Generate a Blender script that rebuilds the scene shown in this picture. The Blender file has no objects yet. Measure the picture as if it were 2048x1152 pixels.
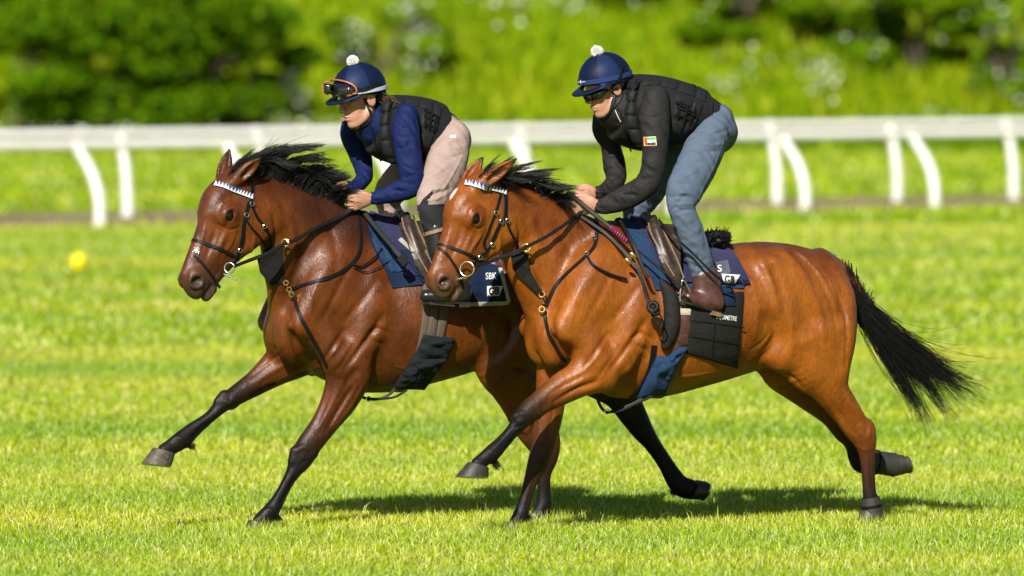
import bpy, bmesh, math, random, time
import numpy as np
from mathutils import Vector, Matrix
from mathutils.bvhtree import BVHTree
T0 = time.time()
SC = bpy.context.scene
COL = SC.collection

# ------------------------------------------------------------------ camera, sky, sun, exposure
FPX, CAMH, HOR, D0 = 16000.0, 2.55, 26.0, 40.0      # long lens: pixels of focal length, eye height, horizon row, distance to the gallop
PITCH = math.atan((576 - HOR) / FPX)
cam_d = bpy.data.cameras.new('camera'); cam = bpy.data.objects.new('camera', cam_d); COL.objects.link(cam)
cam.location = (0, 0, CAMH); cam.rotation_euler = (math.pi / 2 - PITCH, 0, 0)
cam_d.sensor_width = 36.0; cam_d.lens = FPX / 2048 * 36.0
cam_d.clip_start = 1.0; cam_d.clip_end = 2000
cam_d.dof.use_dof = True; cam_d.dof.focus_distance = D0; cam_d.dof.aperture_fstop = 2.7
SC.camera = cam
SUN_DIR = Vector((-0.25, -1.0, 0.74)).normalized()   # towards the sun: behind the photographer, a little to the left
w = bpy.data.worlds.new('World'); SC.world = w; w.use_nodes = True
nt = w.node_tree; bg = nt.nodes['Background']; sky = nt.nodes.new('ShaderNodeTexSky')
sky.sky_type = 'NISHITA'; sky.sun_disc = False
sky.sun_elevation = math.asin(SUN_DIR.z); sky.sun_rotation = math.atan2(SUN_DIR.x, SUN_DIR.y)
nt.links.new(sky.outputs[0], bg.inputs[0]); bg.inputs[1].default_value = 0.05
sun_d = bpy.data.lights.new('sun', 'SUN'); sun_d.energy = 5.0; sun_d.angle = math.radians(0.53); sun_d.color = (1, 0.95, 0.86)
sun = bpy.data.objects.new('sun', sun_d); COL.objects.link(sun)
sun.rotation_euler = SUN_DIR.to_track_quat('Z', 'Y').to_euler(); sun.location = (-20, -10, 40)
vs = SC.view_settings; vs.view_transform = 'Standard'; vs.look = 'None'; vs.gamma = 1; vs.exposure = 0.92
SC.cycles.use_denoising = True; SC.cycles.max_bounces = 6

rng = np.random.default_rng(7); random.seed(7)
CP, SP = math.cos(PITCH), math.sin(PITCH)
def at(px, py, dy=0.0):
    """point in the place whose picture falls on (px, py), dy metres beyond the line of the gallop"""
    x = (px - 1024) / FPX; y = -(py - 576) / FPX
    d = Vector((x, CP + y * SP, -SP + y * CP)); t = (D0 + dy) / d.y
    return Vector((0, 0, CAMH)) + d * t
def pix(p):
    v = Vector(p) - Vector((0, 0, CAMH)); f = v.y * CP - v.z * SP; u = v.y * SP + v.z * CP
    return 1024 + FPX * v.x / f, 576 - FPX * u / f

# ------------------------------------------------------------------ object helpers
def link(o, parent=None):
    COL.objects.link(o)
    if parent: o.parent = parent
    return o
def tag(o, label=None, cat=None, group=None, kind=None):
    if label: o['label'] = label
    if cat: o['category'] = cat
    if group: o['group'] = group
    if kind: o['kind'] = kind
    return o
def empty(name, loc, label, cat, group=None):
    o = bpy.data.objects.new(name, None); o.location = loc; o.empty_display_size = 0.05
    link(o); tag(o, label, cat, group); return o
def add(name, me, mat, parent=None):
    o = bpy.data.objects.new(name, me)
    if mat is not None and not me.materials: me.materials.append(mat)
    link(o)
    if parent is not None:
        o.parent = parent
        if parent.type == 'EMPTY': o.matrix_parent_inverse = Matrix.Translation(-parent.location)
    return o
def mesh_np(name, V, F, smooth=True):
    """mesh from numpy verts and faces of one size"""
    V = np.asarray(V, np.float32); F = np.asarray(F, np.int32); n = F.shape[1]
    me = bpy.data.meshes.new(name)
    me.vertices.add(len(V)); me.vertices.foreach_set('co', V.ravel())
    me.loops.add(F.size); me.loops.foreach_set('vertex_index', F.ravel())
    me.polygons.add(len(F)); me.polygons.foreach_set('loop_start', np.arange(0, F.size, n, dtype=np.int32))
    me.polygons.foreach_set('loop_total', np.full(len(F), n, np.int32))
    if smooth: me.polygons.foreach_set('use_smooth', np.ones(len(F), bool))
    me.update(calc_edges=True); me.validate(); return me
def set_col(me, C, name='Col'):
    a = me.color_attributes.new(name, 'FLOAT_COLOR', 'POINT')
    a.data.foreach_set('color', np.asarray(C, np.float32).ravel())
class MB:
    """collects boxes, tubes and sheets into one mesh"""
    def __init__(s): s.v = []; s.f = []
    def raw(s, V, F):
        n = len(s.v); s.v += [tuple(p) for p in V]; s.f += [tuple(i + n for i in f) for f in F]; return s
    def tube(s, pts, rad, n=8, cap=True):
        pts = [Vector(p) for p in pts]; rad = rad if hasattr(rad, '__len__') else [rad] * len(pts)
        N = None; V = []
        for i, p in enumerate(pts):
            t = (pts[min(i + 1, len(pts) - 1)] - pts[max(i - 1, 0)]).normalized()
            if N is None: N = t.orthogonal().normalized()
            N = (N - t * N.dot(t)).normalized(); B = t.cross(N)
            V += [p + (N * math.cos(a) + B * math.sin(a)) * rad[i] for a in [2 * math.pi * k / n for k in range(n)]]
        F = []
        for i in range(len(pts) - 1):
            for k in range(n):
                F.append((i * n + k, i * n + (k + 1) % n, (i + 1) * n + (k + 1) % n, (i + 1) * n + k))
        if cap: F.append(tuple(range(n))[::-1]); F.append(tuple((len(pts) - 1) * n + k for k in range(n)))
        return s.raw(V, F)
    def ribbon(s, pts, nrm, wid, th, closed=False):
        """flat strap: pts on its inner face, nrm outwards"""
        n = len(pts); V = []
        wl = wid if hasattr(wid, '__len__') else [wid] * n
        for i in range(n):
            a = pts[(i - 1) % n] if closed else pts[max(i - 1, 0)]; b = pts[(i + 1) % n] if closed else pts[min(i + 1, n - 1)]
            t = (b - a).normalized(); N = nrm[i]; S = N.cross(t)
            S = S.normalized() if S.length > 1e-6 else N.orthogonal().normalized()
            N = t.cross(S).normalized(); h = wl[i] / 2
            V += [pts[i] - S * h, pts[i] - S * h * .8 + N * th, pts[i] + S * h * .8 + N * th, pts[i] + S * h]
        F = []
        for i in range(n if closed else n - 1):
            j = (i + 1) % n
            for k in range(4): F.append((i * 4 + k, i * 4 + (k + 1) % 4, j * 4 + (k + 1) % 4, j * 4 + k))
        if not closed: F.append((3, 2, 1, 0)); m = (n - 1) * 4; F.append((m, m + 1, m + 2, m + 3))
        return s.raw(V, F)
    def box(s, c, sx, sy, sz, R=None):
        c = Vector(c); V = []
        for x in (-1, 1):
            for y in (-1, 1):
                for z in (-1, 1):
                    p = Vector((x * sx / 2, y * sy / 2, z * sz / 2)); V.append(c + (R @ p if R else p))
        return s.raw(V, [(0, 1, 3, 2), (4, 6, 7, 5), (0, 4, 5, 1), (2, 3, 7, 6), (0, 2, 6, 4), (1, 5, 7, 3)])
    def torus(s, c, nrm, R, r, n=20, m=6, sx=1.0):
        nrm = Vector(nrm).normalized(); U = nrm.orthogonal().normalized(); W = nrm.cross(U); V = []; F = []
        for i in range(n):
            a = 2 * math.pi * i / n; d = U * math.cos(a) * sx + W * math.sin(a); p = Vector(c) + d * R
            for k in range(m):
                b = 2 * math.pi * k / m; V.append(p + (d * math.cos(b) + nrm * math.sin(b)) * r)
        for i in range(n):
            for k in range(m):
                F.append((i * m + k, i * m + (k + 1) % m, ((i + 1) % n) * m + (k + 1) % m, ((i + 1) % n) * m + k))
        return s.raw(V, F)
    def sphere(s, c, r, n=16, m=10, M=None):
        V = []; F = []; r = r if hasattr(r, '__len__') else (r, r, r)
        for i in range(m + 1):
            th = math.pi * i / m
            for k in range(n):
                a = 2 * math.pi * k / n; p = Vector((r[0] * math.sin(th) * math.cos(a), r[1] * math.sin(th) * math.sin(a), r[2] * math.cos(th)))
                V.append(Vector(c) + (M @ p if M else p))
        for i in range(m):
            for k in range(n): F.append((i * n + k, i * n + (k + 1) % n, (i + 1) * n + (k + 1) % n, (i + 1) * n + k))
        return s.raw(V, F)
    def mesh(s, name, smooth=True):
        me = bpy.data.meshes.new(name); me.from_pydata(s.v, [], s.f)
        bm = bmesh.new(); bm.from_mesh(me); bmesh.ops.remove_doubles(bm, verts=bm.verts, dist=1e-6)
        bmesh.ops.recalc_face_normals(bm, faces=bm.faces); bm.to_mesh(me); bm.free()
        if smooth:
            me.polygons.foreach_set('use_smooth', [True] * len(me.polygons))
            try: me.set_sharp_from_angle(angle=math.radians(50))
            except Exception: pass
        me.update(); return me
    def build(s, name, mat, parent=None, smooth=True): return add(name, s.mesh(name, smooth), mat, parent)
def cat(pts, sub):
    """Catmull-Rom through rows of numbers"""
    P = np.asarray(pts, float); n = len(P); out = []
    for i in range(n - 1):
        a, b, c, d = P[max(i - 1, 0)], P[i], P[i + 1], P[min(i + 2, n - 1)]
        for k in range(sub):
            t = k / sub
            out.append(.5 * ((2 * b) + (c - a) * t + (2 * a - 5 * b + 4 * c - d) * t * t + (3 * b - a - 3 * c + d) * t ** 3))
    out.append(P[-1]); return np.array(out)

# ------------------------------------------------------------------ solid modelling: smooth blends of tapered muscles on a grid
class Field:
    def __init__(s, lo, hi, h):
        s.h = h; s.lo = np.array(lo, float); s.n = np.ceil((np.array(hi) - s.lo) / h).astype(int) + 1
        s.F = np.full(s.n, 0.5, np.float32); s.ax = [s.lo[i] + h * np.arange(s.n[i]) for i in range(3)]
    def win(s, lo, hi):
        a = np.maximum(np.floor((lo - s.lo) / s.h).astype(int), 0); b = np.minimum(np.ceil((hi - s.lo) / s.h).astype(int) + 1, s.n)
        sl = tuple(slice(a[i], max(b[i], a[i])) for i in range(3))
        g = [s.ax[i][sl[i]].astype(np.float32) for i in range(3)]
        return sl, (g[0][:, None, None], g[1][None, :, None], g[2][None, None, :])
    def mix(s, sl, d, k, neg):
        A = s.F[sl]
        if neg:
            d = -d
            if k <= 0: s.F[sl] = np.maximum(A, d); return
            hh = np.maximum(k - np.abs(A - d), 0) / k; s.F[sl] = np.maximum(A, d) + hh * hh * k * .25
        else:
            if k <= 0: s.F[sl] = np.minimum(A, d); return
            hh = np.maximum(k - np.abs(A - d), 0) / k; s.F[sl] = np.minimum(A, d) - hh * hh * k * .25
    def ell(s, c, r, M=None, k=.03, neg=False):
        """ellipsoid; M columns = its axes"""
        c = np.array(c, float); r = np.array(r, float); M = np.eye(3) if M is None else np.array(M, float)
        e = np.sqrt(((M * r) ** 2).sum(1)) + k + 2 * s.h
        sl, (X, Y, Z) = s.win(c - e, c + e)
        if s.F[sl].size == 0: return
        x, y, z = X - c[0], Y - c[1], Z - c[2]; k0 = 0; k1 = 0
        for i in range(3):
            q = x * M[0, i] + y * M[1, i] + z * M[2, i]; k0 = k0 + (q / r[i]) ** 2; k1 = k1 + (q / r[i] ** 2) ** 2
        k0 = np.sqrt(k0); k1 = np.sqrt(k1)
        s.mix(sl, (k0 * (k0 - 1) / np.maximum(k1, 1e-6)).astype(np.float32), k, neg)
    def tube(s, pts, ru, rv, U=(0, 1, 0), k=.03, sub=3, neg=False):
        """tapered limb with elliptic section: ru along U, rv across"""
        pts = [tuple(p) for p in pts]; n = len(pts)
        ru = ru if hasattr(ru, '__len__') else [ru] * n; rv = rv if hasattr(rv, '__len__') else [rv] * n
        R = cat([(*p, a, b) for p, a, b in zip(pts, ru, rv)], sub) if n > 2 else np.array([(*p, a, b) for p, a, b in zip(pts, ru, rv)], float)
        rm = max(R[:, 3].max(), R[:, 4].max()) + k + 2 * s.h
        sl, _ = s.win(R[:, :3].min(0) - rm, R[:, :3].max(0) + rm)
        if s.F[sl].size == 0: return
        T = np.full(s.F[sl].shape, .5, np.float32); off = [q.start for q in sl]
        U = np.array(U, float)
        for i in range(len(R) - 1):
            a, b = R[i, :3], R[i + 1, :3]; ab = b - a; L = np.linalg.norm(ab)
            if L < 1e-6: continue
            nn = ab / L; u_ = U - nn * U.dot(nn); u_ /= max(np.linalg.norm(u_), 1e-6); v_ = np.cross(nn, u_)
            rr = max(R[i, 3:].max(), R[i + 1, 3:].max()) + k + 2 * s.h
            ws, (X, Y, Z) = s.win(np.minimum(a, b) - rr, np.maximum(a, b) + rr)
            ts = tuple(slice(q.start - o, q.stop - o) for q, o in zip(ws, off))
            x, y, z = X - a[0], Y - a[1], Z - a[2]
            q = x * nn[0] + y * nn[1] + z * nn[2]; t = np.clip(q / L, 0, 1); wq = q - t * L
            uu = x * u_[0] + y * u_[1] + z * u_[2]; vv = x * v_[0] + y * v_[1] + z * v_[2]
            r1 = R[i, 3] + (R[i + 1, 3] - R[i, 3]) * t; r2 = R[i, 4] + (R[i + 1, 4] - R[i, 4]) * t; r3 = np.minimum(r1, r2)
            k0 = np.sqrt((uu / r1) ** 2 + (vv / r2) ** 2 + (wq / r3) ** 2)
            k1 = np.sqrt((uu / r1 ** 2) ** 2 + (vv / r2 ** 2) ** 2 + (wq / r3 ** 2) ** 2)
            d = (k0 * (k0 - 1) / np.maximum(k1, 1e-6)).astype(np.float32)
            T[ts] = np.minimum(T[ts], d)
        s.mix(sl, T, k, neg)
    def plane(s, p, n, k=.0):
        """keep the side n points away from"""
        n = np.array(Vector(n).normalized()); p = np.array(p, float)
        d = (s.ax[0][:, None, None] - p[0]) * n[0] + (s.ax[1][None, :, None] - p[1]) * n[1] + (s.ax[2][None, None, :] - p[2]) * n[2]
        sl = tuple(slice(0, q) for q in s.n); s.mix(sl, (-d).astype(np.float32), k, True)
    def surf(s, smooth=2):
        """surface nets"""
        F = s.F; S = F < 0; c = [slice(0, -1), slice(1, None)]
        anyS = np.zeros([q - 1 for q in s.n], bool); allS = np.ones_like(anyS)
        for i in (0, 1):
            for j in (0, 1):
                for k in (0, 1):
                    q = S[c[i], c[j], c[k]]; anyS |= q; allS &= q
        act = anyS & ~allS; I = np.argwhere(act); idx = np.full(act.shape, -1, np.int32); idx[act] = np.arange(len(I))
        P = np.zeros((len(I), 3)); cnt = np.zeros(len(I)); cor = {}
        for o in [(i, j, k) for i in (0, 1) for j in (0, 1) for k in (0, 1)]: cor[o] = F[I[:, 0] + o[0], I[:, 1] + o[1], I[:, 2] + o[2]].astype(float)
        for o in cor:
            for a in range(3):
                if o[a] == 0:
                    e = list(o); e[a] = 1; f0, f1 = cor[o], cor[tuple(e)]; m = (f0 < 0) != (f1 < 0)
                    t = np.where(m, f0 / np.where(f0 == f1, 1, f0 - f1), 0); q = np.tile(np.array(o, float), (len(I), 1)); q[:, a] = t
                    P[m] += q[m]; cnt += m
        V = s.lo + (I + P / cnt[:, None]) * s.h; Q = []
        for a in range(3):
            b, cc = (a + 1) % 3, (a + 2) % 3
            s0 = [slice(None)] * 3; s1 = [slice(None)] * 3; s0[a] = slice(0, -1); s1[a] = slice(1, None)
            A = S[tuple(s0)]; B = S[tuple(s1)]; E = np.argwhere(A != B); fl = A[E[:, 0], E[:, 1], E[:, 2]]
            ok = (E[:, b] > 0) & (E[:, cc] > 0) & (E[:, b] < s.n[b] - 1) & (E[:, cc] < s.n[cc] - 1); E = E[ok]; fl = fl[ok]
            def g(db, dc):
                e = E.copy(); e[:, b] += db; e[:, cc] += dc; return idx[e[:, 0], e[:, 1], e[:, 2]]
            q = np.stack([g(-1, -1), g(0, -1), g(0, 0), g(-1, 0)], 1)
            q[~fl] = q[~fl][:, ::-1]; Q.append(q)
        Q = np.concatenate(Q); Q = Q[(Q >= 0).all(1)]
        for _ in range(smooth):
            acc = np.zeros_like(V); n_ = np.zeros(len(V))
            for e in ((0, 1), (1, 2), (2, 3), (3, 0)):
                i0, i1 = Q[:, e[0]], Q[:, e[1]]
                for ax in range(3):
                    acc[:, ax] += np.bincount(i0, V[i1, ax], len(V)) + np.bincount(i1, V[i0, ax], len(V))
                n_ += np.bincount(i0, minlength=len(V)) + np.bincount(i1, minlength=len(V))
            V = V * .5 + .5 * acc / np.maximum(n_, 1)[:, None]
        return V, Q
def bvh_of(V, Q): return BVHTree.FromPolygons([tuple(p) for p in V.tolist()], [tuple(q) for q in Q.tolist()])
CAMV = Vector((0, 0, CAMH))
def hit(bvh, px, py):
    """where the line of sight through a pixel meets a surface"""
    d = (at(px, py, 0) - CAMV).normalized(); loc, n, i, dist = bvh.ray_cast(CAMV + d * 30, d)
    return (loc, n) if loc is not None else (None, None)
# ------------------------------------------------------------------ materials
def new_mat(name):
    m = bpy.data.materials.new(name); m.use_nodes = True; nt = m.node_tree
    return m, nt, nt.nodes['Principled BSDF']
def nd(nt, typ, **kw):
    n = nt.nodes.new(typ)
    for k, v in kw.items(): setattr(n, k, v)
    return n
def mixc(nt, fac, a, b, mode='MIX'):
    m = nd(nt, 'ShaderNodeMix', data_type='RGBA', blend_type=mode)
    for s_, v in ((m.inputs[0], fac), (m.inputs[6], a), (m.inputs[7], b)):
        if hasattr(v, 'is_linked'): nt.links.new(v, s_)
        elif hasattr(v, '__len__'): s_.default_value = (*v[:3], 1)
        else: s_.default_value = v
    return m.outputs[2]
def noise(nt, scale, detail=4, rough=.55, stretch=None, coord='Object'):
    tc = nd(nt, 'ShaderNodeTexCoord'); n = nd(nt, 'ShaderNodeTexNoise'); n.inputs['Scale'].default_value = scale
    n.inputs['Detail'].default_value = detail; n.inputs['Roughness'].default_value = rough
    src = tc.outputs[coord]
    if stretch:
        mp = nd(nt, 'ShaderNodeMapping'); mp.inputs['Scale'].default_value = stretch[:3]
        if len(stretch) > 3: mp.inputs['Rotation'].default_value = stretch[3:]
        nt.links.new(src, mp.inputs[0]); src = mp.outputs[0]
    nt.links.new(src, n.inputs['Vector']); return n.outputs[0]
def ramp(nt, src, lo, hi):
    r = nd(nt, 'ShaderNodeMapRange'); nt.links.new(src, r.inputs[0]); r.inputs[1].default_value = lo; r.inputs[2].default_value = hi
    return r.outputs[0]
def bump(nt, p, src, strength, dist, prev=None):
    b = nd(nt, 'ShaderNodeBump'); b.inputs['Strength'].default_value = strength; b.inputs['Distance'].default_value = dist
    nt.links.new(src, b.inputs['Height'])
    if prev is not None: nt.links.new(prev, b.inputs['Normal'])
    nt.links.new(b.outputs[0], p.inputs['Normal']); return b.outputs[0]
def simple(name, col, rough=.6, var=.25, scale=30, bump_s=.2, bump_d=.002, metal=0, spec=.4, sheen=0, stretch=None, bscale=None, coat=0):
    m, nt, p = new_mat(name)
    n = noise(nt, scale, 5, .6, stretch)
    dark = [c * (1 - var) for c in col]; lite = [min(1, c * (1 + var)) for c in col]
    nt.links.new(mixc(nt, ramp(nt, n, .3, .7), dark, lite), p.inputs['Base Color'])
    p.inputs['Roughness'].default_value = rough; p.inputs['Metallic'].default_value = metal
    p.inputs['Specular IOR Level'].default_value = spec
    if sheen: p.inputs['Sheen Weight'].default_value = sheen; p.inputs['Sheen Roughness'].default_value = .4
    if coat: p.inputs['Coat Weight'].default_value = coat
    if bump_s: bump(nt, p, noise(nt, bscale or scale * 4, 3, .6, stretch), bump_s, bump_d)
    return m
def cloth(name, col, rough=.8, fold=.35, fscale=9, sheen=0, stretch=(1, 1, 2.4), weave=700, spec=.10, var=.07):
    """woven cloth with soft creases"""
    m, nt, p = new_mat(name)
    n = noise(nt, 14, 5, .6)
    nt.links.new(mixc(nt, ramp(nt, n, .3, .7), [c * (1 - var) for c in col], [min(1, c * (1 + var)) for c in col]), p.inputs['Base Color'])
    p.inputs['Roughness'].default_value = rough; p.inputs['Specular IOR Level'].default_value = spec
    p.inputs['Sheen Weight'].default_value = sheen; p.inputs['Sheen Roughness'].default_value = .5
    a = noise(nt, fscale * .7, 2, .45, stretch); pr = bump(nt, p, a, fold * .8, .03)
    wv = nd(nt, 'ShaderNodeTexWave', wave_type='BANDS', bands_direction='DIAGONAL'); tcw = nd(nt, 'ShaderNodeTexCoord'); nt.links.new(tcw.outputs['Object'], wv.inputs[0]); wv.inputs['Scale'].default_value = fscale * .8; wv.inputs['Distortion'].default_value = 7; wv.inputs['Detail'].default_value = 2; wv.inputs['Detail Scale'].default_value = 1.2
    pr = bump(nt, p, wv.outputs[1], fold * .45, .010, pr)
    bump(nt, p, noise(nt, weave, 1), .15, .0008, pr); return m
def coat_mat(name, lo, hi, dark, rough, topdark):
    """bay coat: brown body, black points and muzzle, sweat-slick gloss"""
    m, nt, p = new_mat(name)
    at_ = nd(nt, 'ShaderNodeAttribute', attribute_name='Col'); sep = nd(nt, 'ShaderNodeSeparateColor'); nt.links.new(at_.outputs['Color'], sep.inputs[0])
    big = noise(nt, 3.2, 6, .62); fine = noise(nt, 85, 5, .7, (1, 1, .4, 0, .5, 0))
    c = mixc(nt, ramp(nt, big, .33, .68), lo, hi)
    c = mixc(nt, ramp(nt, fine, .3, .7), mixc(nt, .45, c, dark), c)
    g = nd(nt, 'ShaderNodeMath', operation='MULTIPLY'); nt.links.new(sep.outputs[1], g.inputs[0]); g.inputs[1].default_value = topdark
    c = mixc(nt, g.outputs[0], c, dark)
    c = mixc(nt, sep.outputs[0], c, (.0055, .0045, .0045))
    c = mixc(nt, at_.outputs['Alpha'], c, (.040, .034, .031))
    c = mixc(nt, sep.outputs[2], c, (.45, .43, .40))
    nt.links.new(c, p.inputs['Base Color'])
    r = nd(nt, 'ShaderNodeMapRange'); nt.links.new(noise(nt, 9, 5, .65), r.inputs[0]); r.inputs[1].default_value = .3; r.inputs[2].default_value = .72
    r.inputs[3].default_value = rough - .12; r.inputs[4].default_value = rough + .12; nt.links.new(r.outputs[0], p.inputs['Roughness'])
    p.inputs['Specular IOR Level'].default_value = .12
    cw = nd(nt, 'ShaderNodeMapRange'); nt.links.new(sep.outputs[0], cw.inputs[0]); cw.inputs[3].default_value = .42; cw.inputs[4].default_value = .07; nt.links.new(cw.outputs[0], p.inputs['Coat Weight'])
    cr = nd(nt, 'ShaderNodeMapRange'); nt.links.new(noise(nt, 17, 6, .7), cr.inputs[0]); cr.inputs[1].default_value = .3; cr.inputs[2].default_value = .7; cr.inputs[3].default_value = .22; cr.inputs[4].default_value = .46; nt.links.new(cr.outputs[0], p.inputs['Coat Roughness'])
    pass
    pr = bump(nt, p, noise(nt, 13, 5, .6, (1, 1, .5, 0, .6, 0)), .30, .016)
    pr = bump(nt, p, noise(nt, 42, 4, .6, (1, 1, .4, 0, .5, 0)), .30, .007, pr); pr = bump(nt, p, noise(nt, 115, 3, .65, (1, 1, .45, 0, .6, 0)), .45, .0045, pr)
    bump(nt, p, noise(nt, 300, 2, .6, (1, 1, .25, 0, .5, 0)), .5, .0020, pr); nt.links.new(p.inputs['Normal'].links[0].from_socket, p.inputs['Coat Normal']); return m
M = {}
M['coatA'] = coat_mat('dark_bay_coat', (.046, .0102, .0014), (.155, .0405, .0060), (.013, .0036, .0013), .5, .8)
M['coatB'] = coat_mat('bright_bay_coat', (.105, .0215, .0011), (.300, .0900, .0075), (.040, .0085, .0010), .5, .8)
M['hair'] = simple('black_horsehair', (0.006, 0.0055, 0.0055), .5, .4, 40, 0, spec=.3)
M['eye'] = simple('eye_gloss', (.006, .003, .002), .06, .1, 20, 0, spec=.3)
M['hoof'] = simple('hoof_horn', (.024, .020, .017), .5, .5, 60, .3, stretch=(1, 1, .2))
M['hoofpale'] = simple('hoof_horn_scuffed', (.05, .041, .030), .6, .85, 45, .3)
M['steel'] = simple('steel', (.55, .56, .58), .25, .1, 60, 0, metal=1)
M['brass'] = simple('brass', (.75, .5, .15), .25, .15, 60, 0, metal=1)
M['leather'] = simple('black_leather', (.005, .005, .0055), .5, .4, 90, .3, .0015, spec=.16)
M['brownleather'] = simple('brown_leather', (.055, .022, .018), .34, .45, 40, .35, .003)
M['saddleleather'] = simple('dark_saddle_leather', (.028, .018, .014), .4, .5, 30, .35, .003)
M['tanleather'] = simple('tan_leather', (0.16, 0.105, 0.055), .55, .3, 60, .3)
M['elastic'] = simple('grey_elastic_web', (0.065, 0.045, 0.033), .8, .3, 200, .3)
M['navy'] = cloth('navy_quilt', (0.006, 0.013, 0.035), .8, .3, 12)
M['denimblue'] = cloth('blue_pad_cloth', (0.012, 0.029, 0.068), .85, .4, 14)
M['fleece'] = simple('navy_knitted_fleece', (0.007, 0.007, 0.056), .95, .5, 60, 1.0, .01, sheen=.05, stretch=(1, 1, .4))
M['cream'] = simple('cream_webbing', (0.3, 0.275, 0.22), .85, .2, 60, .3)
M['blackquilt'] = cloth('black_quilted_pad', (0.011, 0.0105, 0.01), .7, .3, 14)
M['charcoal'] = cloth('charcoal_girth_sleeve', (0.009, 0.0115, 0.014), .85, .6, 16)
M['rubber'] = simple('grey_rubber_boot', (.018, .0165, .0155), .65, .35, 60, .3)
M['skin'] = simple('skin', (0.35, 0.18, 0.118), .48, .14, 18, .12, .002, spec=.4)
for k_ in ('skin',): M[k_].node_tree.nodes['Principled BSDF'].inputs['Subsurface Weight'].default_value = .08
M['lips'] = simple('lips', (0.24, 0.085, 0.07), .4, .1, 50, 0)
M['vest'] = cloth('black_vest', (.012, .012, .013), .62, .12, 14, spec=.10, sheen=0)
M['navyshirt'] = cloth('navy_shirt', (0.005, 0.01, 0.052), .7, .9, 8, sheen=0, stretch=(1, 1, 1.8))
M['blackjacket'] = cloth('black_jacket', (.015, .0143, .0143), .66, .9, 8, spec=.10, sheen=0, stretch=(1, 1, 1.6))
M['beige'] = cloth('beige_breeches', (.25, .185, .163), .75, .8, 7, sheen=0, stretch=(1, 1, 1.8))
M['jeans'] = cloth('slate_blue_breeches', (.064, .086, .126), .78, 1.0, 7, sheen=0, stretch=(1, 1, 1.5))
M['blacksuede'] = cloth('black_suede', (.016, .016, .018), .8, .3, 12)
M['boot'] = simple('black_boot', (.012, .012, .013), .22, .3, 20, .15, .004)
M['helmetA'] = cloth('helmet_silk', (0.0035, 0.0075, 0.025), .5, .06, 12, spec=.10, sheen=0)
M['helmetA2'] = cloth('helmet_silk_panel', (0.007, 0.0155, 0.05), .5, .06, 12, spec=.10, sheen=0)
M['bandblue'] = cloth('helmet_band', (0.014, 0.03, 0.1), .5, .05, 12)
M['white'] = simple('white_print', (0.5, 0.5, 0.5), .6, .05, 50, 0)
M['paleblue'] = simple('pale_blue_band', (0.3, 0.35, 0.45), .6, .05, 50, 0)
M['pompom'] = simple('white_pompom', (.74, .74, .72), .9, .1, 80, .6, .004)
M['lens'] = simple('dark_lens', (.008, .008, .010), .06, .1, 10, 0, coat=1)
M['orange'] = simple('goggle_frame', (0.25, 0.065, 0.022), .45, .1, 40, 0)
M['darkhair'] = simple('brown_hair', (.10, .06, .035), .5, .5, 200, .4)
M['pink'] = simple('pink_grip_cord', (0.22, 0.014, 0.09), .5, .1, 50, 0)
M['red'] = simple('red_cloth', (.55, .02, .02), .7, .1, 50, 0); M['green'] = simple('green_cloth', (.02, .30, .10), .7, .1, 50, 0)
M['gold'] = simple('gold_thread', (.6, .45, .15), .6, .1, 50, 0); M['blackp'] = simple('black_print', (.01, .01, .01), .7, .1, 50, 0)
M['pinkflesh'] = simple('nostril_lining', (.11, .028, .025), .35, .2, 60, 0)
# ------------------------------------------------------------------ horses
YAW = math.radians(25); TY = math.tan(YAW)
Fv = Vector((-math.cos(YAW), -math.sin(YAW), 0)); Lv = Vector((math.sin(YAW), -math.cos(YAW), 0)); Zv = Vector((0, 0, 1))
MT = np.array([Fv, Lv, Zv]).T
KX = 400 * math.sin(YAW)
class Horse: pass
def vnormals(V, Q):
    a = V[Q[:, 2]] - V[Q[:, 0]]; b = V[Q[:, 3]] - V[Q[:, 1]]; n = np.cross(a, b); N = np.zeros_like(V)
    for k in range(4):
        for ax in range(3): N[:, ax] += np.bincount(Q[:, k], n[:, ax], len(V))
    return N / np.maximum(np.linalg.norm(N, axis=1, keepdims=True), 1e-12)
def sculpt(V, Q, strokes):
    """ridges (+) and furrows (-) drawn along lines on the visible side"""
    b = bvh_of(V, Q); N = vnormals(V, Q); out = np.zeros(len(V))
    for pts, r, amp in strokes:
        R = cat([(*p, 0) for p in pts], 8) if len(pts) > 2 else np.array([(*p, 0) for p in pts], float); P = []
        L = np.concatenate([[0], np.cumsum(np.hypot(np.diff(R[:, 0]), np.diff(R[:, 1])))]); n = int(L[-1] / min(2.0, r * 110)) + 3; t = np.linspace(0, L[-1], n); R = np.stack([np.interp(t, L, R[:, 0]), np.interp(t, L, R[:, 1])], 1)
        for i, q in enumerate(R):
            p, nn = hit(b, q[0], q[1])
            if p is not None: P.append((*p, math.sin(math.pi * (i + 1) / (n + 1)) ** .6))
        if not P: continue
        P = np.array(P); m = ((V > P[:, :3].min(0) - 3 * r) & (V < P[:, :3].max(0) + 3 * r)).all(1); ix = np.flatnonzero(m); best = np.full(len(ix), 0.)
        for q in P: best = np.maximum(best, q[3] * np.exp(-((V[ix] - q[:3]) ** 2).sum(1) / (r * r)))
        out[ix] += amp * best
    V += N * out[:, None]
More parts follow.
